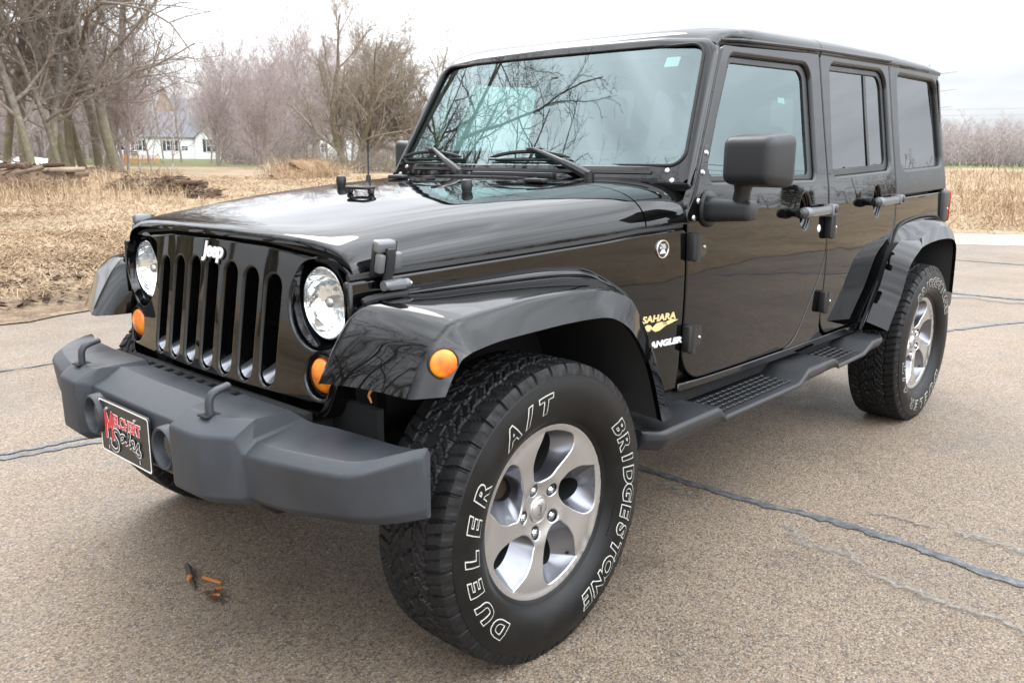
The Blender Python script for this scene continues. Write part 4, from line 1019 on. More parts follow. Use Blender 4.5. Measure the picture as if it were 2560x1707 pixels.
# sloped plastic at the foot of every slot
for i in range(7):
    mb = MB(); yc = (i-3)*.098
    rows = [[(GX(yc, .735)-.008-.05*t_, yc+.0285*cos(a), .744+.0285*sin(a)*(1-.15*t_)+.022*t_) for a in np.linspace(pi*1.02, pi*1.98, 12)] for t_ in (0, .35, .7, 1)]
    mb.grid(rows); mb.build('slot_foot', MT['alloy'], grille)
for s_ in (1, -1):
    p, nrm = GR(s_*HLC[0], HLC[1])
    fwd = Vector((1, 0, 0)); base = Vector((GX(HLC[0], HLC[1])-.018, s_*HLC[0], HLC[1]+.002)); Mx = along((1, 0, -.02), base)
    mb = MB()                                                                        # dished bucket round the lamp
    mb.lathe([(.112, .022), (.108, .006), (.102, -.012), (.097, -.024), (.094, -.03), (.090, -.034)], MT['paint'], 56, Mx)
    bucket = mb.build('headlight_bucket', None, grille, ang=60)
    hl = MB()
    hl.lathe([(.0865, -.030), (.0905, -.012), (.0925, -.004), (.0905, .002), (.0870, .003), (.0850, -.002)], MT['chrome'], 56, Mx)
    hl.lathe([(.086, -.004), (.080, -.022), (.066, -.042), (.045, -.058), (.02, -.066), (0, -.067)], MT['reflector'], 56, Mx)
    hl.lathe([(0, -.004), (.010, -.006), (.0155, -.014), (.017, -.022), (.017, -.060)], MT['bolt'], 24, Mx)
    head = hl.build('headlight', None, grille, ang=50)
    ln = MB(); ln.lathe([(0, .012), (.03, .0105), (.055, .007), (.075, .002), (.0855, -.003)], None, 48, Mx)
    ln.build('headlight_lens', MT['lens'], grille)
    Mt = along((1, 0, -.06), (GX(TSC[0], TSC[1])-.006, s_*TSC[0], TSC[1]))
    ts = MB(); ts.lathe([(0, .016), (.018, .0145), (.034, .009), (.043, .002), (.0465, -.006), (.0465, -.02)], None, 36, Mt)
    ts.build('turn_signal', MT['amber'], grille)
    ts = MB(); ts.lathe([(.0465, -.016), (.0525, -.012), (.0525, .002)], None, 36, Mt); ts.build('signal_bezel', MT['seal'], grille)
# emblem
def letters(name, parent, items, Mx, ang=30):
    """items: (text, size, off, shear, x, y, z, mat, sx, space)"""
    mb = MB()
    for tx, size, off, sh, x, y, z, m, sx_, spc in items:
        vs, fs = text_mesh(tx, size, off, sh, .0012, spc, sx=sx_)
        mb.add([(a+x, b_+y, c+z) for a, b_, c in vs], fs, m, Mx)
    return mb.build(name, None, parent, ang=ang, fix=False)
p, nrm = GR(0.008, 1.040)
letters('emblem', grille, [('Jeep', .058, .0034, .12, .003, -.0025, .002, MT['plateblack'], 1.12, .92), ('Jeep', .058, .0024, .12, 0, 0, .0042, MT['badge'], 1.12, .92)], frame(p, (0, 1, 0), (-.15, 0, 1)))

# hood front seal (black line between grille and hood), latches, rubber stops, footman loop, nozzles
mb = MB()
mb.tube([(GX(y, z)-.006, y, z+.004) for y, z in [(y_, interp(abs(y_), [0, .25, .44, .52, .57, .588], [1.085, 1.081, 1.064, 1.052, 1.034, 1.01])) for y_ in np.linspace(-.588, .588, 60)]], .008, 6)
for s_ in (1, -1): mb.tube([(x, s_*(B(x)-.010), zgap(x)-.001) for x in np.linspace(.40, -.79, 30)], .010, 6)
mb.build('hood_seal', MT['seal'], car)
for s_ in (1, -1):
    mb = MB(); y0 = B(.31)*s_
    def lt(x, dy, z): return (x, y0+dy*s_, z)
    tilt = Matrix.Rotation(radians(-12)*s_, 3, 'X')
    mb.box(lt(.316, .006, 1.061), (.070, .016, .088), MT['plastic'], .007, rot=tilt)      # base plate on the hood
    mb.box(lt(.322, .016, 1.090), (.058, .030, .030), MT['handle'], .008, 3, rot=tilt)    # upper catch
    mb.box(lt(.292, .024, 1.055), (.024, .022, .042), MT['handle'], .006, rot=tilt)
    mb.box(lt(.342, .024, 1.051), (.018, .022, .046), MT['handle'], .005, rot=tilt)
    mb.box(lt(.317, .026, 1.040), (.026, .014, .096), MT['plastic'], .005, rot=tilt)      # rubber strap
    mb.box(lt(.300, .028, .998), (.060, .028, .026), MT['handle'], .008)                  # lower anchor
    mb.tube([lt(.262, .030, .998), lt(.338, .030, .998)], .0125, 12, MT['handle'])
    mb.tube([lt(.256, .034, .998), lt(.262, .034, .998)], .006, 10, MT['bolt'])
    mb.build('hood_latch', None, hood if False else car)
for s_ in (1, -1):
    mb = MB(); x, y = -.262, s_*.318; z = hood_z(x, y)
    mb.lathe([(0, .038), (.010, .038), (.0150, .035), (.0185, .022), (.0165, .006), (.0145, .0), (.0145, -.012)], None, 20, Matrix.Translation((x, y, z)))
    mb.build('hood_bumper', MT['plastic'], hood)
mb = MB(); x, y = -.10, .0; z = hood_z(x, y)
lp = rpoly([(-.022, -.05, .016), (.022, -.05, .016), (.022, .05, .016), (-.022, .05, .016)], 5)
ring = [(x+a, y+b_, z+.020) for a, b_ in lp]; ring.append(ring[0])
mb.tube(ring, .0058, 8); mb.box((x, y-.054, z+.008), (.014, .022, .016), None, .004); mb.box((x, y+.054, z+.008), (.014, .022, .016), None, .004)
mb.build('footman_loop', MT['plastic'], hood)
for y, xx in ((.34, -.560), (-.36, -.560)):
    mb = MB(); z = hood_z(xx, y); mb.box((xx, y, z+.008), (.035, .085, .014), None, .005); mb.tube([(xx-.01, y-.03, z+.01), (xx-.06, y-.05, z+.012)], .006, 8)
    mb.build('washer_nozzle', MT['plastic'], hood)
mb = MB(); mb.tube([(-.665, -.675, 1.165), (-.665, -.675, 1.225)], [.014, .009], 10); mb.tube([(-.665, -.675, 1.22), (-.667, -.676, 1.34)], .0032, 8); mb.tube([(-.667, -.676, 1.322), (-.667, -.676, 1.350)], .006, 8)
mb.build('antenna', MT['plastic'], car)

# ---- windshield frame and glass
WD = Vector((-.22, 0, .404)).normalized(); WN = Vector((WD.z, 0, -WD.x))
def WS(y, t_):
    sag = .035*(y/.70)**2
    p = Vector((-.84, y, 1.28))+WD*t_-WN*0+Vector((-sag, 0, 0)); n = Vector((WN.x, 2*.035*y/.49*.9, WN.z)).normalized()
    return p, n
wf_half = [(0, .523), (.45, .517), (.688, .494, .09), (.762, -.085, .02)]
wfo = rpoly([(-a[0],)+a[1:] for a in wf_half[:0:-1]]+wf_half, 8)
wh = rpoly([(.708, -.004, .05), (.640, .463, .06), (-.640, .463, .06), (-.708, -.004, .05)], 8)
wfr = panel('windshield_frame', wfo, [wh], WS, MT['paint'], car, r=.034, depth=.085, step=(.07, .07), hr=.006, hd=.02, K=8)
wg = sheet('windshield_glass', rpoly([(.716, -.012, .05), (.648, .471, .06), (-.648, .471, .06), (-.716, -.012, .05)], 8), WS, MT['glass'], wfr, d=.008, step=(.08, 0))
fo = rpoly([(.716, -.012, .05), (.648, .471, .06), (-.648, .471, .06), (-.716, -.012, .05)], 8)
fi = rpoly([(.668, .062, .04), (.612, .430, .05), (-.612, .430, .05), (-.668, .062, .04)], 8)
panel('windshield_frit', fo, [fi], lambda u, v: (WS(u, v)[0]-WS(u, v)[1]*.015, WS(u, v)[1]), MT['seal'], wfr, r=.001, depth=.002, step=(.1, 0), K=1)
mb = MB()
ring = [WS(*q)[0]+WS(*q)[1]*.001 for q in wh]; ring.append(ring[0]); mb.tube(ring, .006, 6, None, False); mb.build('windshield_seal', MT['seal'], wfr)
sheet('inspection_sticker', rpoly([(.555, .385, .004), (.555, .425, .004), (.500, .425, .004), (.500, .385, .004)], 2), WS, MT['white'], wfr, d=.011, step=(0, 0), thick=.001)
# lower trim of the frame: black strips, bolts, wipers
mb = MB()
for y0, y1, t0, t1 in ((-.60, .60, -.036, -.024),):
    rows = [[tuple(WS(y, t_)[0]+WS(y, t_)[1]*.004) for t_ in (t0, t1)] for y in np.linspace(y0, y1, 16)]; mb.grid(rows, MT['seal'])
mb.build('frame_trim', None, wfr)
for y in (.655, -.655):
    for t_, dy in ((-.022, .0), (-.058, .028)):
        p, n = WS(math.copysign(abs(y)+dy, y), t_); mb = MB()
        mb.lathe([(0, .004), (.004, .0045), (.0085, .003), (.010, 0), (.010, -.003)], None, 14, along(n, p)); mb.build('frame_bolt', MT['bolt'], wfr)
for yp, ye in ((.400, .085), (-.235, -.475)):
    mb = MB(); p0 = Vector((-.770, yp, 1.240)); p1 = WS(ye, .045)[0]+WN*.028; pm = p0.lerp(p1, .40)+WN*.016
    mb.tube([p0+Vector((0, 0, -.02)), p0+Vector((0, 0, .012))], .018, 12)
    q = [p0, p0.lerp(pm, .5)+WN*.006, pm]
    mb.tube(q, [.018, .016, .013], 8); mb.tube([pm, pm.lerp(p1, .5)+WN*.003, p1], [.0115, .0095, .007], 8)
    arm = mb.build('wiper_arm', MT['plastic'], wfr)
    mb = MB(); bl = [WS(lerp(ye-.225, ye+.165, s_), .022+.012*math.sin(pi*s_)*1.2)[0]+WN*(.006+.016*math.sin(pi*s_)) for s_ in np.linspace(0, 1, 12)]
    mb.tube(bl, [.003]+[.0075]*10+[.003], 6); mb.tube([WS(lerp(ye-.235, ye+.175, s_), .012)[0]+WN*.004 for s_ in np.linspace(0, 1, 8)], .0035, 6)
    mb.box(tuple(p1-WN*.008), (.03, .06, .016), None, .004)
    mb.build('wiper_blade', MT['seal'], wfr)
# hinge brackets with bolts beside the doors
def bracket(mir):
    o = rpoly([(-.812, 1.098, .01), (-.868, 1.098, .006), (-.905, 1.20), (-.965, 1.345, .012), (-.935, 1.345, .012), (-.862, 1.20), (-.80, 1.12, .02)], 4)
    br = panel('hinge_bracket', o, [], side(.004), MT['paint'], wfr, r=.004, depth=.02, step=(.05, .04), mirror=mir)
    for x, z in ((-.935, 1.318), (-.903, 1.255), (-.868, 1.165), (-.842, 1.112)):
        p, n = side(.004)(x, z)
        if mir: p.y = -p.y; n.y = -n.y
        mb = MB(); mb.lathe([(0, .006), (.005, .006), (.009, .003), (.0105, 0), (.0105, -.004)], None, 14, along(n, p)); mb.build('bracket_bolt', MT['bolt'], br)
both(bracket)

# ---- doors
def door(mir, rear):
    nm = 'rear_door' if rear else 'front_door'
    if rear:
        o = [(-1.894, 1.722, .012), (-2.682, 1.752, .012), (-2.682, 1.0, .25), (-2.40, .574, .09), (-1.894, .571, .10)]
        wo_ = [(-1.955, 1.238, .025), (-1.992, 1.690, .05), (-2.636, 1.708, .08), (-2.632, 1.262, .05)]
        gl = [(-1.965, 1.264, .02), (-2.003, 1.668, .03), (-2.606, 1.685, .06), (-2.602, 1.290, .035)]
        hz = ((-1.862, 1.032), (-1.862, .722))
    else:
        o = FRONT_DOOR
        wo_ = [(-.940, 1.228, .05), (-.962, 1.30, .2), (-1.152, 1.648, .05), (-1.790, 1.668, .06), (-1.778, 1.228, .03)]
        gl = [(-.962, 1.246, .05), (-.985, 1.32, .2), (-1.166, 1.627, .03), (-1.748, 1.645, .045), (-1.736, 1.246, .02)]
        hz = ((-.812, 1.021), (-.812, .718))
    wo_ = rpoly(wo_, 7); gl = rpoly(gl, 7)
    hx0, hx1, hz_ = (-1.53, -1.872, 1.100) if not rear else (-2.30, -2.665, 1.118)
    xc = lerp(hx0, hx1, .40); dish_o = circle(xc, hz_+.004, .042, 36, .064)
    d = panel(nm, rpoly(o, 10), [wo_, dish_o], SIDE, MT['paint'], car, r=.006, depth=.03, step=(.05, .03), hr=.016, hd=.03, mirror=mir)
    off = lambda k: (lambda u, v: (SIDE(u, v)[0]-SIDE(u, v)[1]*k, SIDE(u, v)[1]))
    big = rpoly([(p[0], p[1]) for p in wo_], 1)
    panel('window_seal', wo_, [gl], off(.017), MT['plastic'], d, r=.003, depth=.015, step=(0, 0), K=2, mirror=mir)
    sheet('window_glass', gl, SIDE, MT['tint'] if rear else MT['glass'], d, d=.024, step=(0, .06), mirror=mir)
    if rear: sheet('window_divider', rpoly([(-2.388, 1.275), (-2.402, 1.678), (-2.430, 1.679), (-2.416, 1.276)]), SIDE, MT['plastic'], d, d=.019, step=(0, .06), mirror=mir)
    else: sheet('window_sticker', rpoly([(-1.540, 1.535), (-1.540, 1.515), (-1.595, 1.512), (-1.595, 1.535)]), SIDE, mat('faint_label', (.55, .6, .6), .6), d, d=.026, step=(0, 0), mirror=mir, thick=.001)
    sg = -1 if mir else 1
    # sill strip along the foot of the window
    a, b_ = (-1.95, 1.233), (-2.60, 1.252)
    if not rear: a, b_ = (-.98, 1.222), (-1.76, 1.224)
    def fl(p, n):
        if mir: return Vector((p.x, -p.y, p.z)), Vector((n.x, -n.y, n.z))
        return p, n
    # hinges: black knuckle and painted leaf
    for hx, zc in hz:
        h = .088
        mb = MB(); p, n = fl(*SIDE(hx-.018, zc)); mb.box(tuple(p+n*.012), (.040, .030, h), MT['seal'], .006); mb.tube([p+n*.020+Vector((-.012, 0, -h*.55)), p+n*.020+Vector((-.012, 0, h*.5))], .013, 12, MT['plastic'])
        p, n = fl(*SIDE(hx-.066, zc))
        rot = Matrix((Vector((1, 0, 0)), n, Vector((1, 0, 0)).cross(n))).transposed()
        hb = bmesh.new(); vs = [(-.036, -.004, -.034), (-.036, -.004, .034), (.036, -.004, .042), (.036, -.004, -.042), (-.036, .011, -.031), (-.036, .011, .031), (.036, .015, .040), (.036, .015, -.040)]
        bv = [hb.verts.new(v) for v in vs]
        for f in ((0, 1, 2, 3), (4, 7, 6, 5), (0, 4, 5, 1), (1, 5, 6, 2), (2, 6, 7, 3), (3, 7, 4, 0)): hb.faces.new([bv[i] for i in f])
        bmesh.ops.recalc_face_normals(hb, faces=hb.faces[:]); bmesh.ops.bevel(hb, geom=hb.edges[:], offset=.004, segments=2, affect='EDGES')
        mb.bm(hb, MT['paint'], Matrix.Translation(p) @ rot.to_4x4())
        for dx in (-.016, .018):
            mb.lathe([(0, .005), (.004, .005), (.0065, .002), (.007, 0)], MT['bolt'], 12, along(n, p+n*.012+Vector((dx, 0, -.004))))
        mb.build('door_hinge', None, d)
    # handle: oval dish, bar, push button
    dish = MB(); rows = []
    for k_, dp in ((1.04, .012), (.98, .020), (.80, .030), (.5, .036), (.02, .038)):
        ring = []
        for u, v in dish_o:
            p, n = fl(*SIDE(xc+(u-xc)*k_, hz_+.004+(v-hz_-.004)*k_)); ring.append(tuple(p-n*dp))
        rows.append(ring)
    dish.grid(rows, closed_v=True); dish.build('handle_dish', MT['paint'], d)
    mb = MB()
    P_ = lambda x, z, o_: fl(*SIDE(x, z))[0]+fl(*SIDE(x, z))[1]*o_
    mb.tube([P_(hx0+.004, hz_, .036), P_(hx0, hz_, .038), P_(hx0-.036, hz_, .040)], [.012, .0185, .020], 18, MT['plastic'])
    mb.tube([P_(hx0-.034, hz_, .040), P_(hx0-.040, hz_, .040), P_(hx0-.075, hz_, .041), P_(hx0-.082, hz_, .041)], [.0205, .0225, .0215, .017], 18, MT['handle'])
    mb.tube([P_(hx0-.06, hz_, .0), P_(hx0-.06, hz_, .036)], [.016, .014], 12, MT['plastic'])
    rows = []
    for s_ in np.linspace(0, 1, 12):
        x = lerp(hx0-.075, hx1+.055, s_); w = .017+.002*abs(s_-.5); c = P_(x, hz_+.004*s_, .041)
        nn = fl(*SIDE(x, hz_))[1]
        rows.append([tuple(c+Vector((0, 0, w*cos(a)))+nn*(.009*math.sin(a)-.003*(sin(a) > .5))) for a in np.linspace(0, 2*pi, 17)[:-1]])
    mb.grid(rows, MT['handle'], closed_v=True, caps=True)
    p = P_(hx1+.030, hz_+.004, .030); n = fl(*SIDE(hx1, hz_))[1]
    mb.box(tuple(p), (.062, .044, .046), MT['handle'], .010)
    mb.lathe([(0, .027), (.012, .0265), (.0155, .024), (.0155, .015)], MT['plastic'], 20, along(n, p))
    mb.build('door_handle', None, d)
    if not rear:
        p, n = fl(*SIDE(-1.800, 1.030)); mb = MB(); mb.lathe([(0, .004), (.010, .0038), (.0145, .002), (.016, -.001)], None, 24, along(n, p)); mb.build('door_lock', MT['silver'], d)
        # mirror: pivot base, arm, post, housing, glass
        mb = MB(); p, n = fl(*SIDE(-.925, 1.140))
        mb.lathe([(.062, -.004), (.060, .010), (.052, .018), (.0, .022)], MT['plastic'], 28, along(n, p) @ Matrix.Diagonal((.8, 1, 1, 1)))
        rows = []
        for yy, hw, hh, dx in ((.782, .030, .030, 0), (.790, .043, .042, 0), (.82, .044, .041, 0), (.88, .040, .036, -.004), (.925, .037, .033, -.008), (.936, .034, .030, -.008), (.941, .026, .022, -.008)):
            yy = yy if not mir else .782+(yy-.782)*.45
            rows.append([(-.916+dx+a_, yy*sg, 1.140+b_) for a_, b_ in rpoly([(-hw, -hh, hh*.7), (hw, -hh, hh*.7), (hw, hh, hh*.7), (-hw, hh, hh*.7)], 6)])
        mb.grid(rows, MT['plastic'], closed_v=True, caps=True)
        # the left mirror is folded out, the right one folded back against the window
        cM = Vector((-.872, .966, 1.295)) if not mir else Vector((-1.095, -.838, 1.295)); rM = radians(-6) if not mir else radians(86)
        ya = .895 if not mir else .830
        mb.tube([(-.918, ya*sg, 1.15), (lerp(-.918, cM.x, .2), (ya+.010)*sg, 1.20), (lerp(-.918, cM.x, .3 if not mir else .7), (ya+.015)*sg, 1.235)], [.030, .026, .034], 16, MT['plastic'])
        hb = bmesh.new(); bmesh.ops.create_cube(hb, size=1)
        for v in hb.verts:
            v.co = Vector((v.co.x*.135, v.co.y*.206, v.co.z*.168))
            if v.co.x > 0: v.co.y *= .84; v.co.z *= .84
        bmesh.ops.bevel(hb, geom=hb.edges[:], offset=.032, segments=5, affect='EDGES', profile=.55)
        mb.bm(hb, MT['plastic'], Matrix.Translation(cM) @ Matrix.Rotation(rM, 4, 'Z'))
        rm = mb.build('side_mirror', None, d, ang=60)
        mb = MB(); mb.box((0, 0, 0), (.004, .17, .115), None, .0015); mm_ = mb.mesh('mirror_glass', MT['chrome'])
        mm_.transform(Matrix.Translation(cM) @ Matrix.Rotation(rM, 4, 'Z') @ Matrix.Translation((-.069, 0, 0))); put('mirror_glass', mm_, d)
    return d
for mir in (False, True):
    door(mir, False); door(mir, True)

# ---- badges and decals on the left front side (and the right, as on the real thing)
def decals(mir):
    sg = -1 if mir else 1
    def fr(x, z, o_=.0012):
        p, n = SIDE(x, z)
        if mir: p.y = -p.y
        dy = (SY(x-.08, z)-SY(x+.08, z))/.16
        return frame((p.x, p.y+(o_)*sg, p.z), (-1*sg, dy, 0), (0, 0, 1))
    mb = MB(); F_ = fr(-.686, 1.022)
    mb.lathe([(0, .0022), (.0245, .0022)], MT['plateblack'], 36, F_); mb.lathe([(.0245, .0022), (.0255, .0042), (.0285, .0042), (.030, .0015), (.030, -.002)], MT['chrome'], 36, F_)
    mb.add([(-.016, -.014, .003), (-.004, .001, .003), (.0, -.003, .003), (.005, .002, .003), (.016, -.014, .003)], [(0, 4, 3, 2, 1)], MT['silver'], F_)
    for tx, y in (('TRAIL', .0125), ('RATED', .0045)):
        vs, fs = text_mesh(tx, .0100, .0002, 0, .0003, 1.0); mb.add([(a, b_+y, c+.0028) for a, b_, c in vs], fs, MT['silver'], F_)
    mb.build('round_badge', None, car, fix=False)
    G_ = fr(-.682, .803)
    it = [('SAHARA', .0290, .0011, .12, 0, .0, .0004, MT['gold'], 1.42, 1.05)]
    letters('side_lettering', car, it, G_)
    mb = MB(); D_ = fr(-.688, .774)
    for pts, m in (([(-.095, .0), (-.06, .014), (-.045, .010), (-.035, .002), (-.05, -.010)], MT['gold']), ([(-.045, -.002), (-.015, .014), (.01, .016), (.038, .004), (.0, -.012), (-.02, -.014)], MT['gold']), ([(.028, .012), (.055, .020), (.093, .014), (.05, .004), (.04, .002)], MT['gold']),
                   ([(-.035, .002), (-.022, .011), (-.045, -.004), (-.05, -.008)], MT['golddark']), ([(.012, .015), (.030, .013), (.038, .006), (.02, .004)], MT['golddark'])):
        z = .0006 if m is MT['gold'] else .0011
        mb.add([(a, b_, z) for a, b_ in pts], [tuple(range(len(pts)))[::-1]], m, D_)
    mb.build('dune_decal', None, car, fix=False)
    letters('side_lettering', car, [('WRANGLER', .0265, .0016, .18, 0, 0, .0004, MT['silver'], 1.55, 1.02)], fr(-.690, .717))
both(decals)
# ---- hardtop
def roof_rows(xs, n=44):
    rows = []
    for x in xs:
        ze = interp(x, [-3.5, -2.7, -1.9, -1.18, -1.15, -1.125, -1.104], [1.768, 1.752, 1.731, 1.714, 1.706, 1.694, 1.68]); zc = interp(x, [-3.5, -3.40, -3.3, -2.7, -1.9, -1.33, -1.21, -1.18, -1.155, -1.136, -1.122, -1.104], [1.775, 1.806, 1.824, 1.832, 1.815, 1.792, 1.772, 1.763, 1.754, 1.744, 1.734, 1.712])
        fr_ = sstep(-1.10, -1.26, x); w = (SY(x, ze)+.006)*lerp(.955, 1, fr_); ex = lerp(4.0, 6.5, fr_); row = []
        for k in range(n+1):
            a = pi*k/n; c, s_ = cos(a), sin(a)
            row.append((x, w*math.copysign(abs(c)**(2/ex), c), ze+(zc-ze)*abs(s_)**(2/2.3)))
        rows.append([(x, row[0][1]-.004, row[0][2]-.018)]+row+[(x, row[-1][1]+.004, row[-1][2]-.018)])
    return rows
MT['hardtop'] = MT['paint']
mb = MB(); mb.grid(roof_rows([-1.104, -1.112, -1.122, -1.136, -1.155, -1.18, -1.21, -1.26, -1.33, -1.45, -1.6, -1.8, -1.893]))
top = mb.build('front_roof_panel', MT['paint'], car, ang=55)
mb = MB(); mb.grid(roof_rows([-1.899, -2.1, -2.4, -2.7, -3.0, -3.25, -3.36, -3.43, -3.47, -3.488]))
roof = mb.build('hardtop_roof', MT['paint'], car, ang=55)
for s_ in (1, -1):                                                    # drip rail over the doors
    mb = MB(); xs = np.linspace(-1.135, -2.68, 40)
    mb.tube([(x, s_*(SY(x, 1.73)+.006-.03*(1-sstep(0, 3, i_))), interp(x, [-2.7, -1.9, -1.10], [1.760, 1.735, 1.698])) for i_, x in enumerate(xs)], .0085, 8)
    mb.build('drip_rail', MT['paint'], roof)
    mb = MB(); mb.tube([(x, s_*(SY(x, 1.73)-.006-.03*(1-sstep(0, 3, i_))), interp(x, [-2.7, -1.9, -1.10], [1.748, 1.723, 1.686])) for i_, x in enumerate(xs)], .011, 6); mb.build('roof_seal', MT['seal'], roof)
mb = MB(); ring = roof_rows([-1.896])[0]; mb.tube([(a, b_*.997, c-.004) for a, b_, c in ring], .005, 6); mb.build('roof_seal', MT['seal'], roof)
MT['satin'] = plastic('satin_hardtop', (.016, .017, .018), .30, .12)
def quarter(mir):
    o = [(-2.690, 1.136, .006), (-2.690, 1.752, .006), (-3.462, 1.770, .03), (-3.494, 1.156, .014)]
    h = rpoly([(-2.780, 1.262, .05), (-2.798, 1.708, .05), (-3.412, 1.714, .07), (-3.442, 1.284, .05)], 7)
    g = rpoly([(-2.792, 1.280, .04), (-2.808, 1.694, .04), (-3.386, 1.700, .06), (-3.412, 1.300, .04)], 7)
    q = panel('hardtop_side', rpoly(o, 5), [h], SIDE, MT['satin'], car, r=.008, depth=.03, step=(.08, .04), hr=.018, hd=.03, mirror=mir)
    sheet('quarter_glass', h, SIDE, MT['tint'], q, d=.021, step=(0, .06), mirror=mir)
both(quarter)
# rear wall: hatch glass, tailgate, tail lamps, spare wheel follows with the wheels
RB = lambda y, z: (Vector((-3.496+.04*sstep(1.15, 1.78, z)-.02*y*y, y, z)), Vector((-1, 0, .06)).normalized())
rw = panel('tailgate', rpoly([(-.70, .60, .03), (-.765, 1.15, .03), (-.69, 1.76, .06), (.69, 1.76, .06), (.765, 1.15, .03), (.70, .60, .03)], 6), [rpoly([(-.56, 1.24, .05), (-.53, 1.66, .05), (.53, 1.66, .05), (.56, 1.24, .05)], 6)], RB, MT['paint'], car, r=.02, depth=.04, step=(.1, .06))
sheet('hatch_glass', rpoly([(-.57, 1.23, .05), (-.54, 1.67, .05), (.54, 1.67, .05), (.57, 1.23, .05)], 6), RB, MT['tint'], rw, d=.01, step=(.1, .1))
for s_ in (1, -1):
    mb = MB(); mb.box((-3.455, s_*.772, 1.062), (.105, .05, .175), MT['plastic'], .018, 3); mb.box((-3.515, s_*.755, 1.062), (.012, .085, .160), MT['redlens'], .010, 3)
    mb.lathe([(0, .004), (.006, .003), (.007, 0)], MT['bolt'], 12, along((0, s_, 0), (-3.475, s_*.797, 1.05)))
    mb.build('tail_light', None, car)

# ---- front bumper: sections across y, each a rounded polygon in (x, z)
def bsec(y, pts, seg=4): return [(x, y, z) for x, z in rpoly(pts, seg)]
def ctr(f): return [(.50, .683, .006), (f-.088, .690, .008), (f-.002, .650, .008), (f, .510, .008), (f-.02, .490, .010), (.50, .490, .006)]
def pod(f): return [(.50, .697, .006), (f-.060, .695, .014), (f-.002, .662, .014), (f-.005, .512, .012), (f-.030, .490, .012), (.50, .490, .006)]
def wing(f, r, zt, zr, zb): return [(r, zr, .006), (max(f-.034, r+.008), zt+.016, .010), (f, zt-.008, .014), (f-.012, zb+.026, .016), (max(f-.045, r+.010), zb, .014), (r, zb, .006)]
secs = [bsec(0, ctr(.677)), bsec(.20, ctr(.674)), bsec(.262, ctr(.672)), bsec(.268, ctr(.673)), bsec(.276, pod(.700)), bsec(.284, pod(.714)), bsec(.294, pod(.717)), bsec(.396, pod(.712)), bsec(.408, pod(.709)), bsec(.418, pod(.703)), bsec(.476, pod(.667)), bsec(.486, pod(.660)),
        bsec(.494, wing(.646, .47, .636, .674, .486)), bsec(.502, wing(.641, .465, .630, .668, .486)), bsec(.53, wing(.640, .462, .630, .666, .487)), bsec(.60, wing(.636, .452, .634, .668, .492)), bsec(.67, wing(.622, .446, .636, .668, .498)), bsec(.735, wing(.608, .441, .638, .668, .505)),
        bsec(.785, wing(.595, .438, .640, .668, .510)), bsec(.812, wing(.581, .435, .643, .668, .511)), bsec(.834, wing(.560, .430, .648, .668, .510)), bsec(.855, wing(.525, .425, .655, .668, .509)), bsec(.873, wing(.485, .420, .661, .669, .509)), bsec(.884, wing(.455, .415, .664, .668, .510)), bsec(.890, wing(.440, .417, .660, .664, .514))]
allsec = [[(x, -y, z) for x, y, z in s_] for s_ in secs[:0:-1]]+secs
mb = MB(); mb.grid(allsec, closed_v=True, caps=True)
bumper = mb.build('front_bumper', MT['bumper'], car, ang=32)
for s_ in (1, -1):
    y = .212*s_; Mx = along((1, 0, 0), (.673, y, .582))
    mb = MB(); mb.lathe([(.040, -.03), (.042, .012), (.0475, .027), (.053, .029), (.057, .022), (.059, -.01)], None, 36, Mx)
    # shroud: the bezel leans back above
    fb = mb.build('fog_bezel', MT['bumper'], bumper)
    mb = MB(); mb.lathe([(.044, -.02), (.042, .0), (.036, .006), (.02, .011), (0, .013)], None, 30, Mx); mb.build('fog_light', MT['seal'], bumper)
    mb = MB(); mb.lathe([(.041, .008), (.03, .014), (0, .018)], None, 30, Mx); mb.build('fog_lens', MT['lens'], bumper)
    # tow hook: flat bar rising from a slot and bent rearwards
    yh = .373*s_; mb = MB(); rows = []
    path = [(.652, .664), (.652, .718), (.650, .732), (.643, .743), (.628, .750), (.598, .757)]
    for i, (x, z) in enumerate(path):
        d = Vector((path[min(i+1, 5)][0]-path[max(i-1, 0)][0], 0, path[min(i+1, 5)][1]-path[max(i-1, 0)][1])).normalized(); nn = Vector((d.z, 0, -d.x)); h = .0078 if i < 5 else .007
        rows.append([tuple(Vector((x, yh, z))+nn*a*h+Vector((0, b_*.0115, 0))) for a, b_ in ((1, .6), (.6, 1), (-.6, 1), (-1, .6), (-1, -.6), (-.6, -1), (.6, -1), (1, -.6))])
    mb.grid(rows, MT['bumper'], closed_v=True, caps=True); mb.box((.652, yh, .6935), (.044, .040, .004), MT['dark'], .001)
    mb.build('tow_hook', None, bumper, ang=60)
# ribbed step plate between bumper and grille
mb = MB(); mb.box((.515, 0, .668), (.13, .84, .012), MT['plastic'], .003)
for k in range(13): mb.box((.517, -.37+k*.0615, .678), (.09, .026, .012), MT['plastic'], .004)
mb.box((.455, 0, .63), (.03, .98, .10), MT['dark'], .008)
mb.build('step_plate', None, bumper)
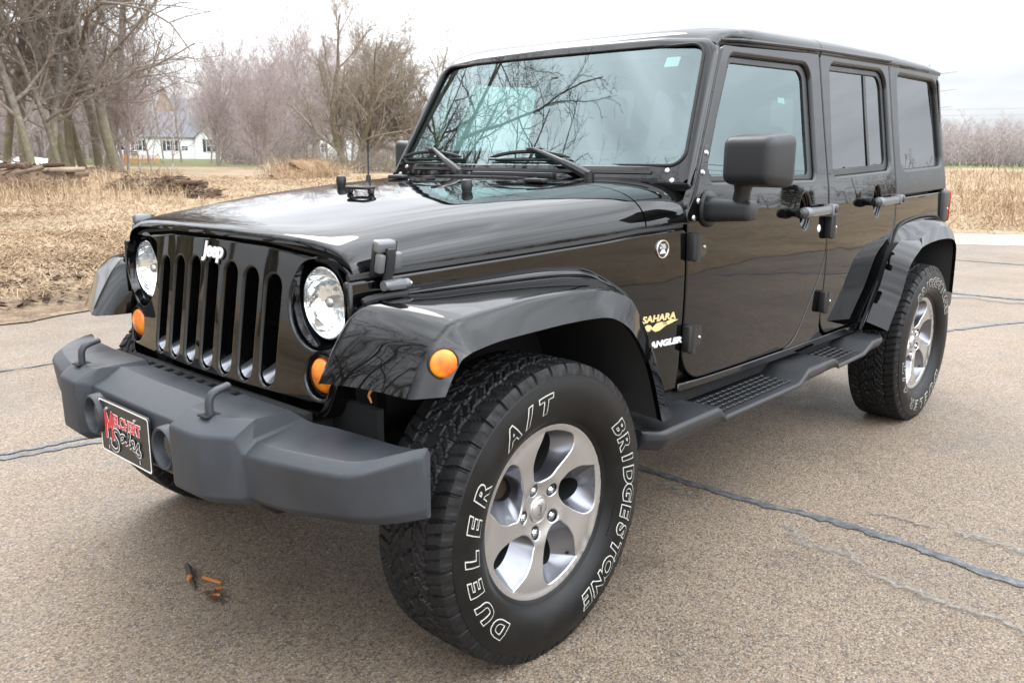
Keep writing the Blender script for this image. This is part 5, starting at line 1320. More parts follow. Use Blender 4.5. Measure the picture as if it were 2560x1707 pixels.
# dealer plate with white border, screws and lettering
PX, PY, PZ = .689, -.030, .562
def pxf(u, v): return Vector((PX, PY+u, PZ+v)), Vector((1, 0, 0))
plate = panel('dealer_plate', rpoly([(-.1525, -.0765, .011), (.1525, -.0765, .011), (.1525, .0765, .011), (-.1525, .0765, .011)], 6), [], pxf, MT['plateblack'], car, r=.0008, depth=.004, step=(0, 0), K=1)
mb = MB()
oo = rpoly([(-.151, -.075, .010), (.151, -.075, .010), (.151, .075, .010), (-.151, .075, .010)], 6); ii = rpoly([(-.1465, -.0705, .008), (.1465, -.0705, .008), (.1465, .0705, .008), (-.1465, .0705, .008)], 6)
k = len(oo); mb.add([(PX+.0008, PY+a, PZ+b_) for a, b_ in oo+ii], [(i, (i+1) % k, k+(i+1) % k, k+i) for i in range(k)])
mb.build('plate_border', MT['white'], plate, fix=False)
for y, z, big in ((-.10, .052, 1), (.072, .052, 1), (-.10, -.058, 0), (.088, -.058, 0)):
    mb = MB()
    if big: mb.lathe([(0, .005), (.004, .0048), (.0058, .003), (.006, 0)], MT['bolt'], 16, along((1, 0, 0), (PX, PY+y, PZ+z)))
    else: mb.lathe([(0, .0008), (.0045, .0008)], MT['plastic'], 16, along((1, 0, 0), (PX, PY+y, PZ+z))); mb.tube([(PX+.001, PY+y-.004*sin(q), PZ+z-.005*cos(q)) for q in np.linspace(.2, 2.9, 8)], .0008, 4, MT['white'])
    mb.build('plate_screw', None, plate)
PF = frame((PX, PY, PZ), (0, 1, 0), (0, 0, 1))
it = []
def plate_text(tx, size, y0, z0, sh, sx_, rot, big_off, small_off, mats, lift, taper=0.0):
    vs_all = []
    mb = MB()
    for off, m, dz in ((big_off, mats[0], lift), (small_off, mats[1], lift+.0012)):
        vs, fs = text_mesh(tx, size, off, sh, .0002, 1.0, sx=sx_)
        c, s_ = cos(rot), sin(rot)
        mb.add([(a*c-b_*s_+y0, a*s_+b_*c*(1-taper*a)+z0, cc+dz) for a, b_, cc in vs], fs, m, PF)
    return mb
def merge(ms, name, parent):
    mb = MB()
    for q in ms:
        k = len(mb.v); mb.v += q.v; mb.f += [tuple(i+k for i in f) for f in q.f]; mb.m += [mb.mi(q.mats[i]) for i in q.m]
    return mb.build(name, None, parent, fix=False)
ms = [plate_text('ELCHERT', .043, .020, .0265, 0, .93, 0, .0026, .0007, (MT['white'], MT['red']), .0010)]
# brush-script second line and the big initial are drawn as strokes: a white casing with a core
def stroke(mb, pts, w, m, z, n=26, closed=False):
    P = usp(pts, n); k = len(P); vs = []
    for i, p in enumerate(P):
        d = P[min(i+1, k-1)]-P[max(i-1, 0)]; d = d/np.linalg.norm(d); nn = np.array((-d[1], d[0]))
        vs += [tuple(p+nn*w)+(z,), tuple(p-nn*w)+(z,)]
    fs = [(2*i, 2*i+1, 2*i+3, 2*i+2) for i in range(k-1)]
    mb.add(vs, fs, m, PF)
    for p in (P[0], P[-1]): mb.add([(p[0]+w*cos(a), p[1]+w*sin(a), z+.00003) for a in np.linspace(0, 2*pi, 13)[:-1]], [tuple(range(12))], m, PF)
big = MB(); initial = [[(-.112, -.026), (-.112, .041)], [(-.112, .041), (-.091, .0)], [(-.091, .0), (-.070, .041)], [(-.070, .041), (-.070, -.026)]]
for q, w_ in zip(initial, (.0066, .0054, .0054, .0066)): stroke(big, q, w_+.0026, MT['white'], .0010, 6)
for k_, (q, w_) in enumerate(zip(initial, (.0066, .0054, .0054, .0066))): stroke(big, q, w_, MT['red'], .0020+.0001*k_, 6)
merge(ms+[big], 'plate_lettering', plate)
script = [[(-.010, .012), (-.024, .024), (-.046, .020), (-.046, -.002), (-.028, -.020), (-.026, -.048), (-.050, -.060), (-.076, -.046), (-.074, -.026)],
          [(.018, .002), (.004, .000), (-.008, -.012), (.002, -.021), (.016, -.008), (.021, .002), (.017, -.012), (.026, -.021)],
          [(.026, -.021), (.042, -.004), (.050, .020), (.042, .016), (.036, -.008), (.046, -.023)],
          [(.046, -.023), (.054, -.014), (.068, -.008), (.066, .002), (.056, -.004), (.056, -.020), (.072, -.024)],
          [(.072, -.024), (.086, -.006), (.094, .004), (.092, -.012), (.100, -.024), (.092, -.034), (.078, -.030)]]
script = [[((y+.076)*.94-.086, (z+.06)*.72-.058) for y, z in script[0]]]+[[(y*1.12-.014, z*.92-.004-.06*max(0, y)) for y, z in q] for q in script[1:]]
mb = MB()
for i, s_ in enumerate(script): stroke(mb, s_, .0064 if i == 0 else .0054, MT['white'], .0032+.0001*i)
for i, s_ in enumerate(script): stroke(mb, s_, .0034 if i == 0 else .0027, MT['plateblack'], .0042+.0001*i)
mb.build('plate_script', None, plate, fix=False)

# ---- side steps
def ztop(x): return interp(x, [-2.36, -2.20, -2.10, -1.815, -1.795, -1.53, -1.455, -.875, -.845, -.46], [.524, .522, .487, .480, .514, .512, .472, .468, .506, .502])
def sstepbar(mir):
    rows = []
    xs = sorted(set([-.462, -.475, -.50]+list(np.linspace(-.52, -2.34, 92))+[-2.352, -2.358]), reverse=True)
    for x in xs:
        zt = ztop(x); zb = interp(x, [-2.36, -.46], [.478, .436]); e = min(sstep(-.455, -.51, x) if x > -1 else 1, 1); e2 = 1 if x > -2.3 else 1-.5*sstep(-2.30, -2.36, x)
        yo = .86+.055*e*e2
        rows.append([(x, y, z) for y, z in rpoly([(.70, zt-.006), (yo-.002, zt, .020), (yo, zt-.03 if zt-zb > .05 else zt-.02, .012), (yo-.016, zb, .016), (.70, zb+.012)], 4)])
    mb = MB(); mb.grid(rows, closed_v=True, caps=True)
    if mir: mb = mb.flipped_y()
    st = mb.build('side_step', MT['plastic'], car, ang=45)
    sg = -1 if mir else 1
    for x0, x1 in ((-.90, -1.44), (-1.84, -2.08)):
        mb = MB(); n = int(abs(x1-x0)/.021)
        for i in range(n):
            for j in range(5):
                x = lerp(x0, x1, (i+.5)/n); y = .762+j*.028
                mb.box((x, sg*y, ztop(x)+.003), (.017, .010, .010), None, .002, 1, rot=Matrix.Rotation(radians(35 if (i+j) % 2 else -35), 3, 'Z'))
        mb.build('step_tread', MT['plastic'], st)
both(sstepbar)

# ---- wheels (local: x forward, y outward, z up, for the left side)
WR, RIMR = .402, .243
def tyre_mesh():
    half = [(.228, .086), (.236, .094), (.246, .0985), (.252, .108), (.270, .121), (.295, .1305), (.320, .1335), (.342, .131), (.360, .1255)]
    nt = 720; blocks = 40; vs = []; fs = []; mi = []
    # sidewall + shoulder + tread radial rows from outer bead to inner bead
    tread_y = list(np.linspace(.104, -.104, 41))
    prof = [(r, y, 's') for r, y in half]+[(.3675, .1235, 'r'), (.3695, .1205, 'r'), (.378, .1185, 'h'), (.388, .1145, 'h'), (.396, .1085, 'h')]
    prof += [(WR-.0035*(abs(y)/.104)**4-.001*(y/.104)**2, y, 't') for y in tread_y]
    prof += [(r, -y, k) for r, y, k in reversed([p for p in prof if p[2] != 't'])]
    P = len(prof)
    for ip, (r, y, k) in enumerate(prof):
        for it in range(nt):
            th = 2*pi*it/nt; u = it/nt*blocks; dr = 0; dy = 0; s_ = 1 if y > 0 else -1
            if k == 't':
                ay = abs(y); ph = u+(.5 if y > 0 else 0)
                zig = .006*(1 if (u*1.0) % 1 < .5 else -1)
                g = 0
                if abs(ay-(.060+zig*.5)) < .0034: g = 1
                elif abs(ay-(.021-zig)) < .0030: g = 1
                elif ay > .060:
                    q = (ph+.25*(ay-.06)/.05) % 1
                    if q < .12: g = 1
                    elif abs(q-.58) < .035: g = .5
                elif ay > .021:
                    q = (ph*1.0-.9*(ay-.02)/.05) % 1
                    if q < .10: g = 1
                    elif abs(q-.56) < .05: g = .5
                else:
                    q = (u+y*14) % 1
                    if q < .11: g = .8
                dr = -.0080*g
            elif k == 'h':
                q = (u+(.5 if y > 0 else 0)+.25*(.104-.06)/.05) % 1
                if q < .12: dr = -.005; dy = -.0045*s_
                elif .45 < q < .75 and r < .39: dy = -.0022*s_
            elif k == 'r' and abs(y) < .122: dr = 0
            rr = r+dr
            vs.append((rr*sin(th), y+dy, rr*cos(th)))
        if ip:
            m_ = 1 if k in 't' or (k == 'h') else 0
            for it in range(nt):
                j = (it+1) % nt; fs.append(((ip-1)*nt+it, (ip-1)*nt+j, ip*nt+j, ip*nt+it)); mi.append(m_)
    mb = MB(); mb.v = vs; mb.f = fs; mb.m = mi; mb.mats = [MT['rubber'], MT['tread']]
    lt_ = tyre_letters(); k = len(mb.v); mb.v += lt_.v; mb.f += [tuple(i+k for i in f) for f in lt_.f]; mb.m += [mb.mi(lt_.mats[i]) for i in lt_.m]
    return mb.mesh('tyre', None, 28)
def wall_y(r): return float(np.interp(r, [.252, .270, .295, .320, .342, .360], [.108, .121, .1305, .1335, .131, .1255]))
def slice_mesh(vs, fs, st):
    b = bmesh.new(); bv = [b.verts.new(v) for v in vs]
    for f in fs:
        try: b.faces.new([bv[i] for i in f])
        except ValueError: pass
    for ax in (0, 1):
        lo, hi = min(v[ax] for v in vs), max(v[ax] for v in vs)
        for q in np.arange(lo+st*.5, hi, st): bmesh.ops.bisect_plane(b, geom=b.verts[:]+b.edges[:]+b.faces[:], dist=1e-6, plane_co=(q if ax == 0 else 0, q if ax else 0, 0), plane_no=(1, 0, 0) if ax == 0 else (0, 1, 0))
    b.verts.index_update(); r = ([v.co[:] for v in b.verts], [[v.index for v in f.verts] for f in b.faces]); b.free(); return r
def tyre_letters(rot=0.0):
    mb = MB()
    def word(tx, a0, a1, size, sx_, shear=.12):
        n = len(tx)
        for i, ch in enumerate(tx):
            if ch == ' ': continue
            am = radians(lerp(a0, a1, (i+.5)/n))+rot
            for off, m, dz in ((.0040, MT['tyrewhite'], .0006), (.0017, MT['rubber'], .0014)):
                vs, fs = slice_mesh(*text_mesh(ch, size, off, shear, .0003, 1.0, sx=sx_), .004)
                co = []
                for a, b_, c in vs:
                    R_ = .3125+b_; t_ = am-a/.3125        # a runs clockwise as seen from outside
                    co.append((-R_*cos(t_), wall_y(R_)+dz+c, R_*sin(t_)))
                mb.add(co, fs, m)
    word('BRIDGESTONE', 41, -69, .060, 1.22, .2)
    word('DUELER', 233, 147, .060, 1.40, .2); word('A/T', 131, 96, .060, 1.25, .2)
    # fine moulded lines near the bead
    for k in range(10):
        t_ = radians(-10-k*2.2)+rot
        mb.box((-.268*cos(t_), wall_y(.268)+.0002, .268*sin(t_)), (.004, .0012, .006), MT['rubber'], 0, rot=Matrix.Rotation(-t_, 3, 'Y'))
    return mb
POCK = [(-.005, .233), (.0445, .2266), (.096, .209), (.121, .189), (.1156, .156), (.09, .1285), (.057, .103), (.032, .0876), (-.001, .083), (-.030, .094), (-.036, .112), (-.0413, .141), (-.036, .178), (-.0205, .2066)]
def rim_mesh():
    a0 = math.atan2(.163, .042); c, s_ = cos(a0-pi/2), sin(a0-pi/2)
    pk = np.array([(x*.935*c+y*.935*s_, -x*.935*s_+y*.935*c) for x, y in POCK])     # pocket with its axis straight up
    pk = np.array(usp(list(pk)+[pk[0]], 85)[:-1])
    cen = np.array((.006, .141)); hole_ = []
    for p in pk:                                                                     # the opening at the foot of the pocket
        d = p-cen; a = math.atan2(d[0], d[1]); hole_.append(cen+np.array((.032*sin(a), .055*cos(a)))+np.array((.0, .002)))
    hole_ = np.array(hole_)
    def turn(P, k): a = -k*2*pi/5; return [(p[0]*cos(a)-p[1]*sin(a), p[0]*sin(a)+p[1]*cos(a)) for p in P]
    def face(r): return .0885-.0125*sstep(.205, .10, r)-.012*sstep(.10, .045, r)+.004*sstep(.215, .235, r)
    def fm(u, v):
        r = math.hypot(u, v); h = 1e-3; sl = (face(r+h)-face(r-h))/(2*h); r = max(r, 1e-6)
        return Vector((-u, face(r), v)), Vector((u/r*sl, 1, -v/r*sl)).normalized()
    lug = [(.0635*sin(pi/5+k*2*pi/5), .0635*cos(pi/5+k*2*pi/5)) for k in range(5)]
    o = panel('wheel', circle(0, 0, .2405, 140), [turn(pk, k) for k in range(5)]+[circle(x, y, .0165, 20) for x, y in lug]+[circle(0, 0, .0355, 30)], fm, MT['machined'], None, r=.003, depth=.004, step=(.02, .02), hr=.0045, hd=.0055)
    me0 = o.data; nv = len(me0.vertices)
    mb = MB(); mb.mats = [MT['machined'], MT['alloy'], MT['liner']]
    for k in range(5):
        P, Hh = np.array(turn(pk, k)), np.array(turn(hole_, k)); rows = []
        for t_, dp in ((0, .003), (.10, .010), (.28, .019), (.52, .030), (.78, .041), (1.0, .050)):
            Q = P*(1-t_)+Hh*t_; rows.append([(-q[0], face(math.hypot(*q))-dp, q[1]) for q in Q])
        mb.grid(rows, MT['alloy'], closed_v=True)
        rows2 = [rows[-1], [(x*1.0, y-.012, z) for x, y, z in rows[-1]], [(x*.98, y-.10, z*.98) for x, y, z in rows[-1]]]
        mb.grid(rows2, MT['liner'], closed_v=True)
    Mx = Matrix(((1, 0, 0, 0), (0, 0, 1, 0), (0, 1, 0, 0), (0, 0, 0, 1)))
    for x, y in lug: mb.lathe([(.0168, 0), (.0145, -.015), (0, -.017)], MT['alloy'], 20, Matrix.Translation((-x, face(.0635)-.003, y)) @ Mx)
    mb.lathe([(.2405, .0925), (.2435, .0945), (.2470, .0925), (.2480, .084)], MT['machined'], 120, Mx)
    mb.lathe([(.2405, .0925), (.236, .06), (.222, .02), (.218, -.09), (.24, -.10)], MT['liner'], 72, Mx)
    me = mb.mesh('wheel', None, 45)
    b_ = bmesh.new(); b_.from_mesh(me); b_.from_mesh(me0); me2 = bpy.data.meshes.new('wheel'); b_.to_mesh(me2); b_.free()
    for m in mb.mats: me2.materials.append(m)
    bpy.data.objects.remove(o); sharp(me2, 50)
    return me2
tyre_me = tyre_mesh(); rim_me = rim_mesh()
nut = MB(); Mx = Matrix(((1, 0, 0, 0), (0, 0, 1, 0), (0, 1, 0, 0), (0, 0, 0, 1)))
nut.lathe([(0, .020), (.005, .0195), (.0085, .016), (.0105, .013), (.0105, .0), (.013, -.003)], None, 6, Mx); nut_me = nut.mesh('lug_nut', MT['chrome'], 25)
cap = MB(); cap.lathe([(0, .006), (.012, .0058), (.024, .0045), (.029, .001), (.0335, .0015), (.036, -.002), (.037, -.012)], MT['machined'], 40, Mx)
for i, (dy_, txt) in enumerate(((0, 'Jeep'),)):
    vs, fs = text_mesh(txt, .019, .0004, 0, .0004, 1.0); cap.add([(-b_, .0062+c, -a) for a, b_, c in vs], fs, MT['alloy'])
cap_me = cap.mesh('center_cap', None, 35)
disc = MB(); disc.lathe([(.05, .02), (.062, .035), (.075, .03), (.078, .0), (.152, .0), (.155, -.01), (.152, -.02), (.02, -.02)], MT['iron'], 60, Mx)
disc.box((.11, -.005, .09), (.09, .07, .13), MT['iron'], .015, rot=Matrix.Rotation(.7, 3, 'Y')); disc_me = disc.mesh('brake_disc', None, 35)
valve = MB(); valve.tube([(0, .02, .208), (0, .075, .200)], [.006, .004], 8); valve_me = valve.mesh('valve_stem', MT['seal'], 35)
ROT_F, LET_F, ROT_R, LET_R = radians(-14.4), 0.0, radians(-8), radians(92)
POCKA = math.atan2(.163, .042)-pi/2
def wheel(loc, side_, rimrot, letrot, first=None):
    name = 'wheel'
    w = put(name, rim_me, car, loc=loc, rot=(0, 0, 0 if side_ > 0 else pi))
    # the rim's own turn goes on the mesh parent; the tyre is turned back so the lettering sits where it should
    w.rotation_euler = (0, rimrot, 0) if side_ > 0 else (0, rimrot, pi)
    def sub(n, me, l=(0, 0, 0), r=(0, 0, 0)):
        o = bpy.data.objects.new(n, me); C.objects.link(o); o.parent = w; o.location = l; o.rotation_euler = r; return o
    sub('tyre', tyre_me, r=(0, letrot-rimrot, 0))
    for k in range(5):
        a = pi/5+k*2*pi/5; sub('lug_nut', nut_me, (-.0635*sin(a), .050, .0635*cos(a)))
    sub('center_cap', cap_me, (0, .066, 0), (0, -rimrot, 0)); sub('brake_disc', disc_me, (0, -.02, 0), (0, -rimrot, 0)); sub('valve_stem', valve_me, (0, 0, 0), (0, radians(-130), 0))
    return w
# positive rotation about local y turns the wheel clockwise as seen from the left side of the vehicle ... sign set by eye
wheel((0, .786, .393), 1, ROT_F, LET_F)
wheel((-2.946, .786, .393), 1, ROT_R, LET_R)
wheel((0, -.786, .393), -1, .4, 1.0)
wheel((-2.946, -.786, .393), -1, 1.0, 2.0)
sp = wheel((-3.70, 0, 1.03), 1, 0, 0); sp.rotation_euler = (0, 0, pi/2)
mb = MB(); mb.box((-3.56, 0, 1.03), (.12, .22, .22), MT['dark'], .02); mb.build('spare_carrier', None, car)

# ---- rear bumper, chassis, axles
mb = MB(); mb.box((-3.60, 0, .585), (.17, 1.52, .20), MT['bumper'], .03, 3)
for s_ in (1, -1): mb.box((-3.53, s_*.755, .59), (.22, .16, .21), MT['bumper'], .035, 3)
mb.build('rear_bumper', None, car)
mb = MB()
for s_ in (1, -1):
    mb.box((-1.5, s_*.43, .50), (4.1, .09, .13), MT['dark'], .01); mb.tube([(.02, s_*.40, .42), (.02, s_*.40, .80)], .055, 14, MT['dark'])
    mb.tube([(.0, s_*.62, .34), (.1, s_*.40, .62)], .022, 10, MT['dark']); mb.tube([(.0, s_*.55, .36), (-.75, s_*.42, .46)], .028, 10, MT['dark'])
    mb.box((.42, s_*.42, .56), (.10, .12, .18), MT['dark'], .01)
    mb.tube([(-.05, s_*.60, .60), (-.05, s_*.60, .60001), (.05, s_*.56, .74)], .018, 8, MT['iron'])
mb.build('chassis_frame', None, car)
for x in (0, -2.946):
    mb = MB(); mb.tube([(x, -.66, .393), (x, .66, .393)], .042, 14, MT['dark']); 
    mb.lathe([(0, .15), (.07, .14), (.12, .08), (.135, 0), (.12, -.08), (.06, -.13), (0, -.14)], MT['dark'], 24, along((1, 0, 0), (x, -.18 if x == 0 else 0, .38)))
    for s_ in (1, -1): mb.tube([(x, s_*.62, .393), (x, s_*.72, .393)], .09, 20, MT['iron'])
    mb.build('axle', None, car)
mb = MB(); mb.tube([(.14, -.6, .36), (.14, .6, .36)], .018, 8, MT['dark']); mb.tube([(.20, -.62, .40), (.20, .62, .40)], .016, 8, MT['dark']); mb.box((.47, 0, .445), (.10, .9, .05), MT['dark'], .01); mb.box((.40, 0, .40), (.10, .7, .04), MT['dark'], .01); mb.build('steering_linkage', None, car)
mb = MB(); mb.box((-1.35, 0, .42), (1.1, .5, .14), MT['dark'], .03); mb.tube([(-1.9, .25, .42), (-3.1, .35, .46)], .06, 12, MT['dark']); mb.build('gearbox', None, car)

# ---- cabin
def seat(x, y, w=.50, bench=False):
    mb = MB(); mb.box((x, y, .80), (.52, w, .18), None, .06, 4); mb.box((x-.30, y, 1.13), (.17, w*.95, .62), None, .06, 4, rot=Matrix.Rotation(radians(-12), 3, 'Y'))
    s_ = mb.build('rear_seat' if bench else 'front_seat', MT['seat'], car)
    for dy in ((-.38, .38) if bench else (0,)):
        h = MB(); h.box((x-.385, y+dy, 1.51), (.10, .25, .17), None, .04, 4); h.tube([(x-.37, y+dy-.06, 1.36), (x-.38, y+dy-.06, 1.46)], .007, 6); h.tube([(x-.37, y+dy+.06, 1.36), (x-.38, y+dy+.06, 1.46)], .007, 6); h.build('headrest', MT['seat'], s_)
seat(-1.50, .37); seat(-1.50, -.37); seat(-2.35, 0, 1.15, True)
mb = MB(); mb.box((-1.02, 0, 1.06), (.30, 1.38, .26), None, .06, 4); mb.box((-1.08, .37, 1.19), (.20, .42, .10), None, .04, 3); mb.box((-1.25, 0, .85), (.5, .26, .28), None, .03); mb.build('dashboard', MT['dash'], car)
mb = MB(); cen = Vector((-1.22, .37, 1.16)); ax = Matrix.Rotation(radians(-65), 3, 'Y')
ringp = [cen+ax @ Vector((.19*cos(a), .19*sin(a), 0)) for a in np.linspace(0, 2*pi, 33)]; mb.tube(ringp, .014, 8, None, False); mb.box(tuple(cen), (.10, .16, .04), None, .015, rot=ax)
mb.tube([cen+ax @ Vector((0, -.18, 0)), cen+ax @ Vector((0, .18, 0))], .013, 8); mb.tube([cen, (-1.02, .37, 1.06)], .03, 10); mb.build('steering_wheel', MT['dash'], car)
mb = MB()
for s_ in (1, -1):
    mb.tube(spline([(-1.0, s_*.62, 1.18), (-1.16, s_*.60, 1.62), (-1.30, s_*.59, 1.70), (-1.95, s_*.59, 1.715), (-2.75, s_*.59, 1.72), (-3.0, s_*.60, 1.55), (-3.1, s_*.62, 1.0)], 40), .032, 10)
    mb.tube([(-1.98, s_*.59, 1.71), (-1.98, s_*.62, .9)], .035, 10)
mb.tube([(-1.98, -.59, 1.71), (-1.98, .59, 1.71)], .035, 10); mb.tube([(-1.18, -.59, 1.655), (-1.18, .59, 1.655)], .025, 10); mb.tube([(-2.8, -.59, 1.71), (-2.8, .59, 1.71)], .032, 10)
mb.build('roll_bar', MT['dash'], car)
mb = MB(); p, n = WS(.03, .355); mb.box(tuple(p-n*.03), (.03, .05, .06), None, .012); mb.tube([p-n*.03, p-n*.09+Vector((0, 0, -.03))], .008, 8); mb.box(tuple(p-n*.11+Vector((-.01, .0, -.045))), (.035, .25, .07), None, .022, 4); mb.build('rearview_mirror', MT['dash'], car)
mb = MB()
for s_ in (1, -1): mb.box((-1.20, s_*.33, 1.668), (.13, .40, .018), None, .006, rot=Matrix.Rotation(radians(20), 3, 'Y'))
mb.build('sun_visor', MT['dash'], car)
# headliner
mb = MB(); mb.box((-2.37, 0, 1.725), (2.06, 1.20, .015), None, .004); mb.build('headliner', MT['seat'], car)
# ------------------------------------------------------------------ dry grass, brush heaps, debris
def straw_mat(name, stops):
    m = mat(name, (.4, .3, .18), .85); t, b = nodes(m)
    g = N(t, 'ShaderNodeNewGeometry'); n = noise(t, .55, 4, 'Position', .6)
    ad = N(t, 'ShaderNodeMath', operation='MULTIPLY_ADD'); t.links.new(g.outputs['Random Per Island'], ad.inputs[0]); ad.inputs[1].default_value = .75
    sb = N(t, 'ShaderNodeMath', operation='MULTIPLY_ADD'); t.links.new(n.outputs['Fac'], sb.inputs[0]); sb.inputs[1].default_value = 1.5; sb.inputs[2].default_value = -.64
    t.links.new(sb.outputs[0], ad.inputs[2])
    c = ramp(t, ad.outputs[0], stops); t.links.new(mixc(t, 1.0, c.outputs[0], (.68, .635, .605), 'MULTIPLY'), b.inputs['Base Color'])
    b.inputs['Specular IOR Level'].default_value = .25
    return m
MT['straw'] = straw_mat('dry_straw', [(.0, (.19, .125, .075)), (.2, (.36, .25, .15)), (.45, (.53, .405, .255)), (.75, (.66, .53, .365)), (1.0, (.74, .64, .49))])
MT['brush'] = straw_mat('dead_brush', [(.0, (.05, .032, .022)), (.3, (.12, .075, .05)), (.6, (.22, .155, .11)), (.85, (.36, .29, .22)), (1, (.5, .42, .33))])
_pvA = PV; _pvE = np.roll(PV, -1, 0)-PV
def pv_dist_np(X, Y):
    out = np.full(len(X), 1e9)
    for (ax, ay), (ex, ey) in zip(_pvA, _pvE):
        wx, wy = X-ax, Y-ay; t_ = np.clip((wx*ex+wy*ey)/(ex*ex+ey*ey), 0, 1)
        out = np.minimum(out, (wx-ex*t_)**2+(wy-ey*t_)**2)
    return np.sqrt(out)
def gh_np(X, Y, D):
    q = np.clip((-5-Y)/7, 0, 1); q = q*q*(3-2*q); a = .8+(1.15-.8)*q
    z = .12+a*(1-np.exp(-D/50))
    w = .05*(np.sin(X*.9+Y*.5)+np.sin(Y*1.3-X*.4))*np.minimum(1, D/8)*.6
    return z+np.where(D > 1, w, 0)
def inside_np(X, Y):
    ins = np.zeros(len(X), bool); A = _pvA; Bq = np.roll(A, -1, 0)
    for (x1, y1), (x2, y2) in zip(A, Bq):
        c = ((y1 > Y) != (y2 > Y)) & (X < (x2-x1)*(Y-y1)/(y2-y1+1e-12)+x1); ins ^= c
    return ins
def blades(X, Y, ln, wd, el, seed, z0=0.0, az=None):
    r = np.random.default_rng(seed); n = len(X); D = pv_dist_np(X, Y); Z = gh_np(X, Y, D)+z0
    A = r.uniform(0, 2*np.pi, n) if az is None else az; E0 = el; E1 = el-r.uniform(.2, 1.1, n)
    d0 = np.stack([np.cos(A)*np.cos(E0), np.sin(A)*np.cos(E0), np.sin(E0)], 1); d1 = np.stack([np.cos(A)*np.cos(E1), np.sin(A)*np.cos(E1), np.sin(E1)], 1)
    s_ = np.stack([-np.sin(A), np.cos(A), np.zeros(n)], 1)*wd[:, None]
    tw = r.normal(0, .5, n); s_[:, 2] += wd*tw
    p0 = np.stack([X, Y, Z-.01], 1); p1 = p0+d0*(ln*.55)[:, None]; p2 = p1+d1*(ln*.45)[:, None]
    p2[:, 2] = np.maximum(p2[:, 2], Z+.005)
    v = np.stack([p0-s_, p0+s_, p1+s_*.8, p1-s_*.8, p2], 1).reshape(-1, 3)
    k = np.arange(n)[:, None]*5
    q = np.concatenate([k+np.array([[0, 1, 2, 3]])], 1); t_ = k+np.array([[3, 2, 4]])
    me = bpy.data.meshes.new('dry_grass'); nv = len(v); me.vertices.add(nv); me.vertices.foreach_set('co', v.astype(np.float32).ravel())
    lp = np.concatenate([q, t_], 1).ravel(); me.loops.add(len(lp)); me.loops.foreach_set('vertex_index', lp.astype(np.int32))
    st = (np.arange(n)[:, None]*7+np.array([[0, 4]])).ravel(); me.polygons.add(2*n); me.polygons.foreach_set('loop_start', st.astype(np.int32)); me.polygons.foreach_set('loop_total', np.tile([4, 3], n).astype(np.int32))
    me.update(calc_edges=True); me.validate(); me.materials.append(MT['straw'])
    return me
def sector(n, px0, px1, s0, s1, seed, pw=1.0):
    r = np.random.default_rng(seed); px = r.uniform(px0, px1, n); s_ = s0+(s1-s0)*r.random(n)**pw
    a = math.atan2(F.y, F.x)-np.arctan((px-1280)/2128); X = CAM.x+np.cos(a)*s_; Y = CAM.y+np.sin(a)*s_
    D = pv_dist_np(X, Y); clump = np.sin(X*2.1+np.sin(Y*1.7)*1.3)+np.sin(Y*2.7+np.sin(X*1.1)*1.5)
    keep = (~inside_np(X, Y)) & (D > .2) & ((D > 1.1) | (r.random(n) < .22)) & ((clump > -.9) | (r.random(n) < .5))
    return X[keep], Y[keep], s_[keep]
def grass(name, sets, label):
    ms = []
    for (n, px0, px1, s0, s1, seed, pw, l0, l1, w, e0, e1) in sets:
        X, Y, S_ = sector(n, px0, px1, s0, s1, seed, pw); r = np.random.default_rng(seed+1); k = len(X)
        ms.append(blades(X, Y, r.uniform(l0, l1, k), w*(.6+.8*r.random(k))*(.6+S_/22), np.radians(r.uniform(e0, e1, k)), seed+2))
    o = put(name, ms[0]); tag(o, label, 'grass', kind='stuff')
    if len(ms) > 1:
        b_ = bmesh.new()
        for m in ms: b_.from_mesh(m)
        b_.to_mesh(ms[0]); b_.free()
    return o
grass('dry_grass', [(110000, -260, 960, 7.2, 17, 1, .8, .06, .24, .0024, 2, 38), (60000, -260, 1000, 15, 36, 3, .8, .08, .28, .0026, 4, 45), (8000, -200, 470, 20, 36, 5, 1.0, .25, .6, .0028, 45, 88)], 'matted dry straw grass along the field side of the pavement')
grass('dry_grass', [(34000, 2300, 2700, 15.5, 34, 11, .8, .08, .28, .0026, 5, 50), (6000, 2300, 2700, 18, 60, 13, 1, .25, .6, .003, 40, 85)], 'dry straw grass behind the kerb right of the vehicle')
def litter(n, seed):
    r = np.random.default_rng(seed); X, Y, S_ = sector(n, -260, 900, 7, 16, seed); D = pv_dist_np(X, Y); k = r.random(len(X)) < np.exp(-D/1.1); X, Y, D = X[k], Y[k], D[k]; Z = gh_np(X, Y, D)+.012
    low = np.clip((1.2-D)/1.2, 0, 1); Z = Z*(1-low)+low*(.03+.10*D); n = len(X); a = r.uniform(0, 6.28, n); l_ = r.uniform(.018, .05, n); w_ = l_*r.uniform(.35, .7, n); d = np.stack([np.cos(a), np.sin(a), r.normal(0, .3, n)], 1)*l_[:, None]; e = np.stack([-np.sin(a), np.cos(a), r.normal(0, .4, n)], 1)*w_[:, None]; c_ = np.stack([X, Y, Z], 1)
    v = np.stack([c_-d, c_+e, c_+d, c_-e], 1).reshape(-1, 3); me = bpy.data.meshes.new('leaf_litter'); me.from_pydata(v.tolist(), [], [(4*i, 4*i+1, 4*i+2, 4*i+3) for i in range(n)]); me.materials.append(MT['brush']); return me
tag(put('leaf_litter', litter(60000, 21)), 'brown dead leaf litter along the field edge of the pavement', 'leaves', kind='stuff')
heap_ = heap('grass_mound', 775, 36, 1.5, .75, MT['straw'], 'rounded tan grass mound near the antenna', 'mound', 4)
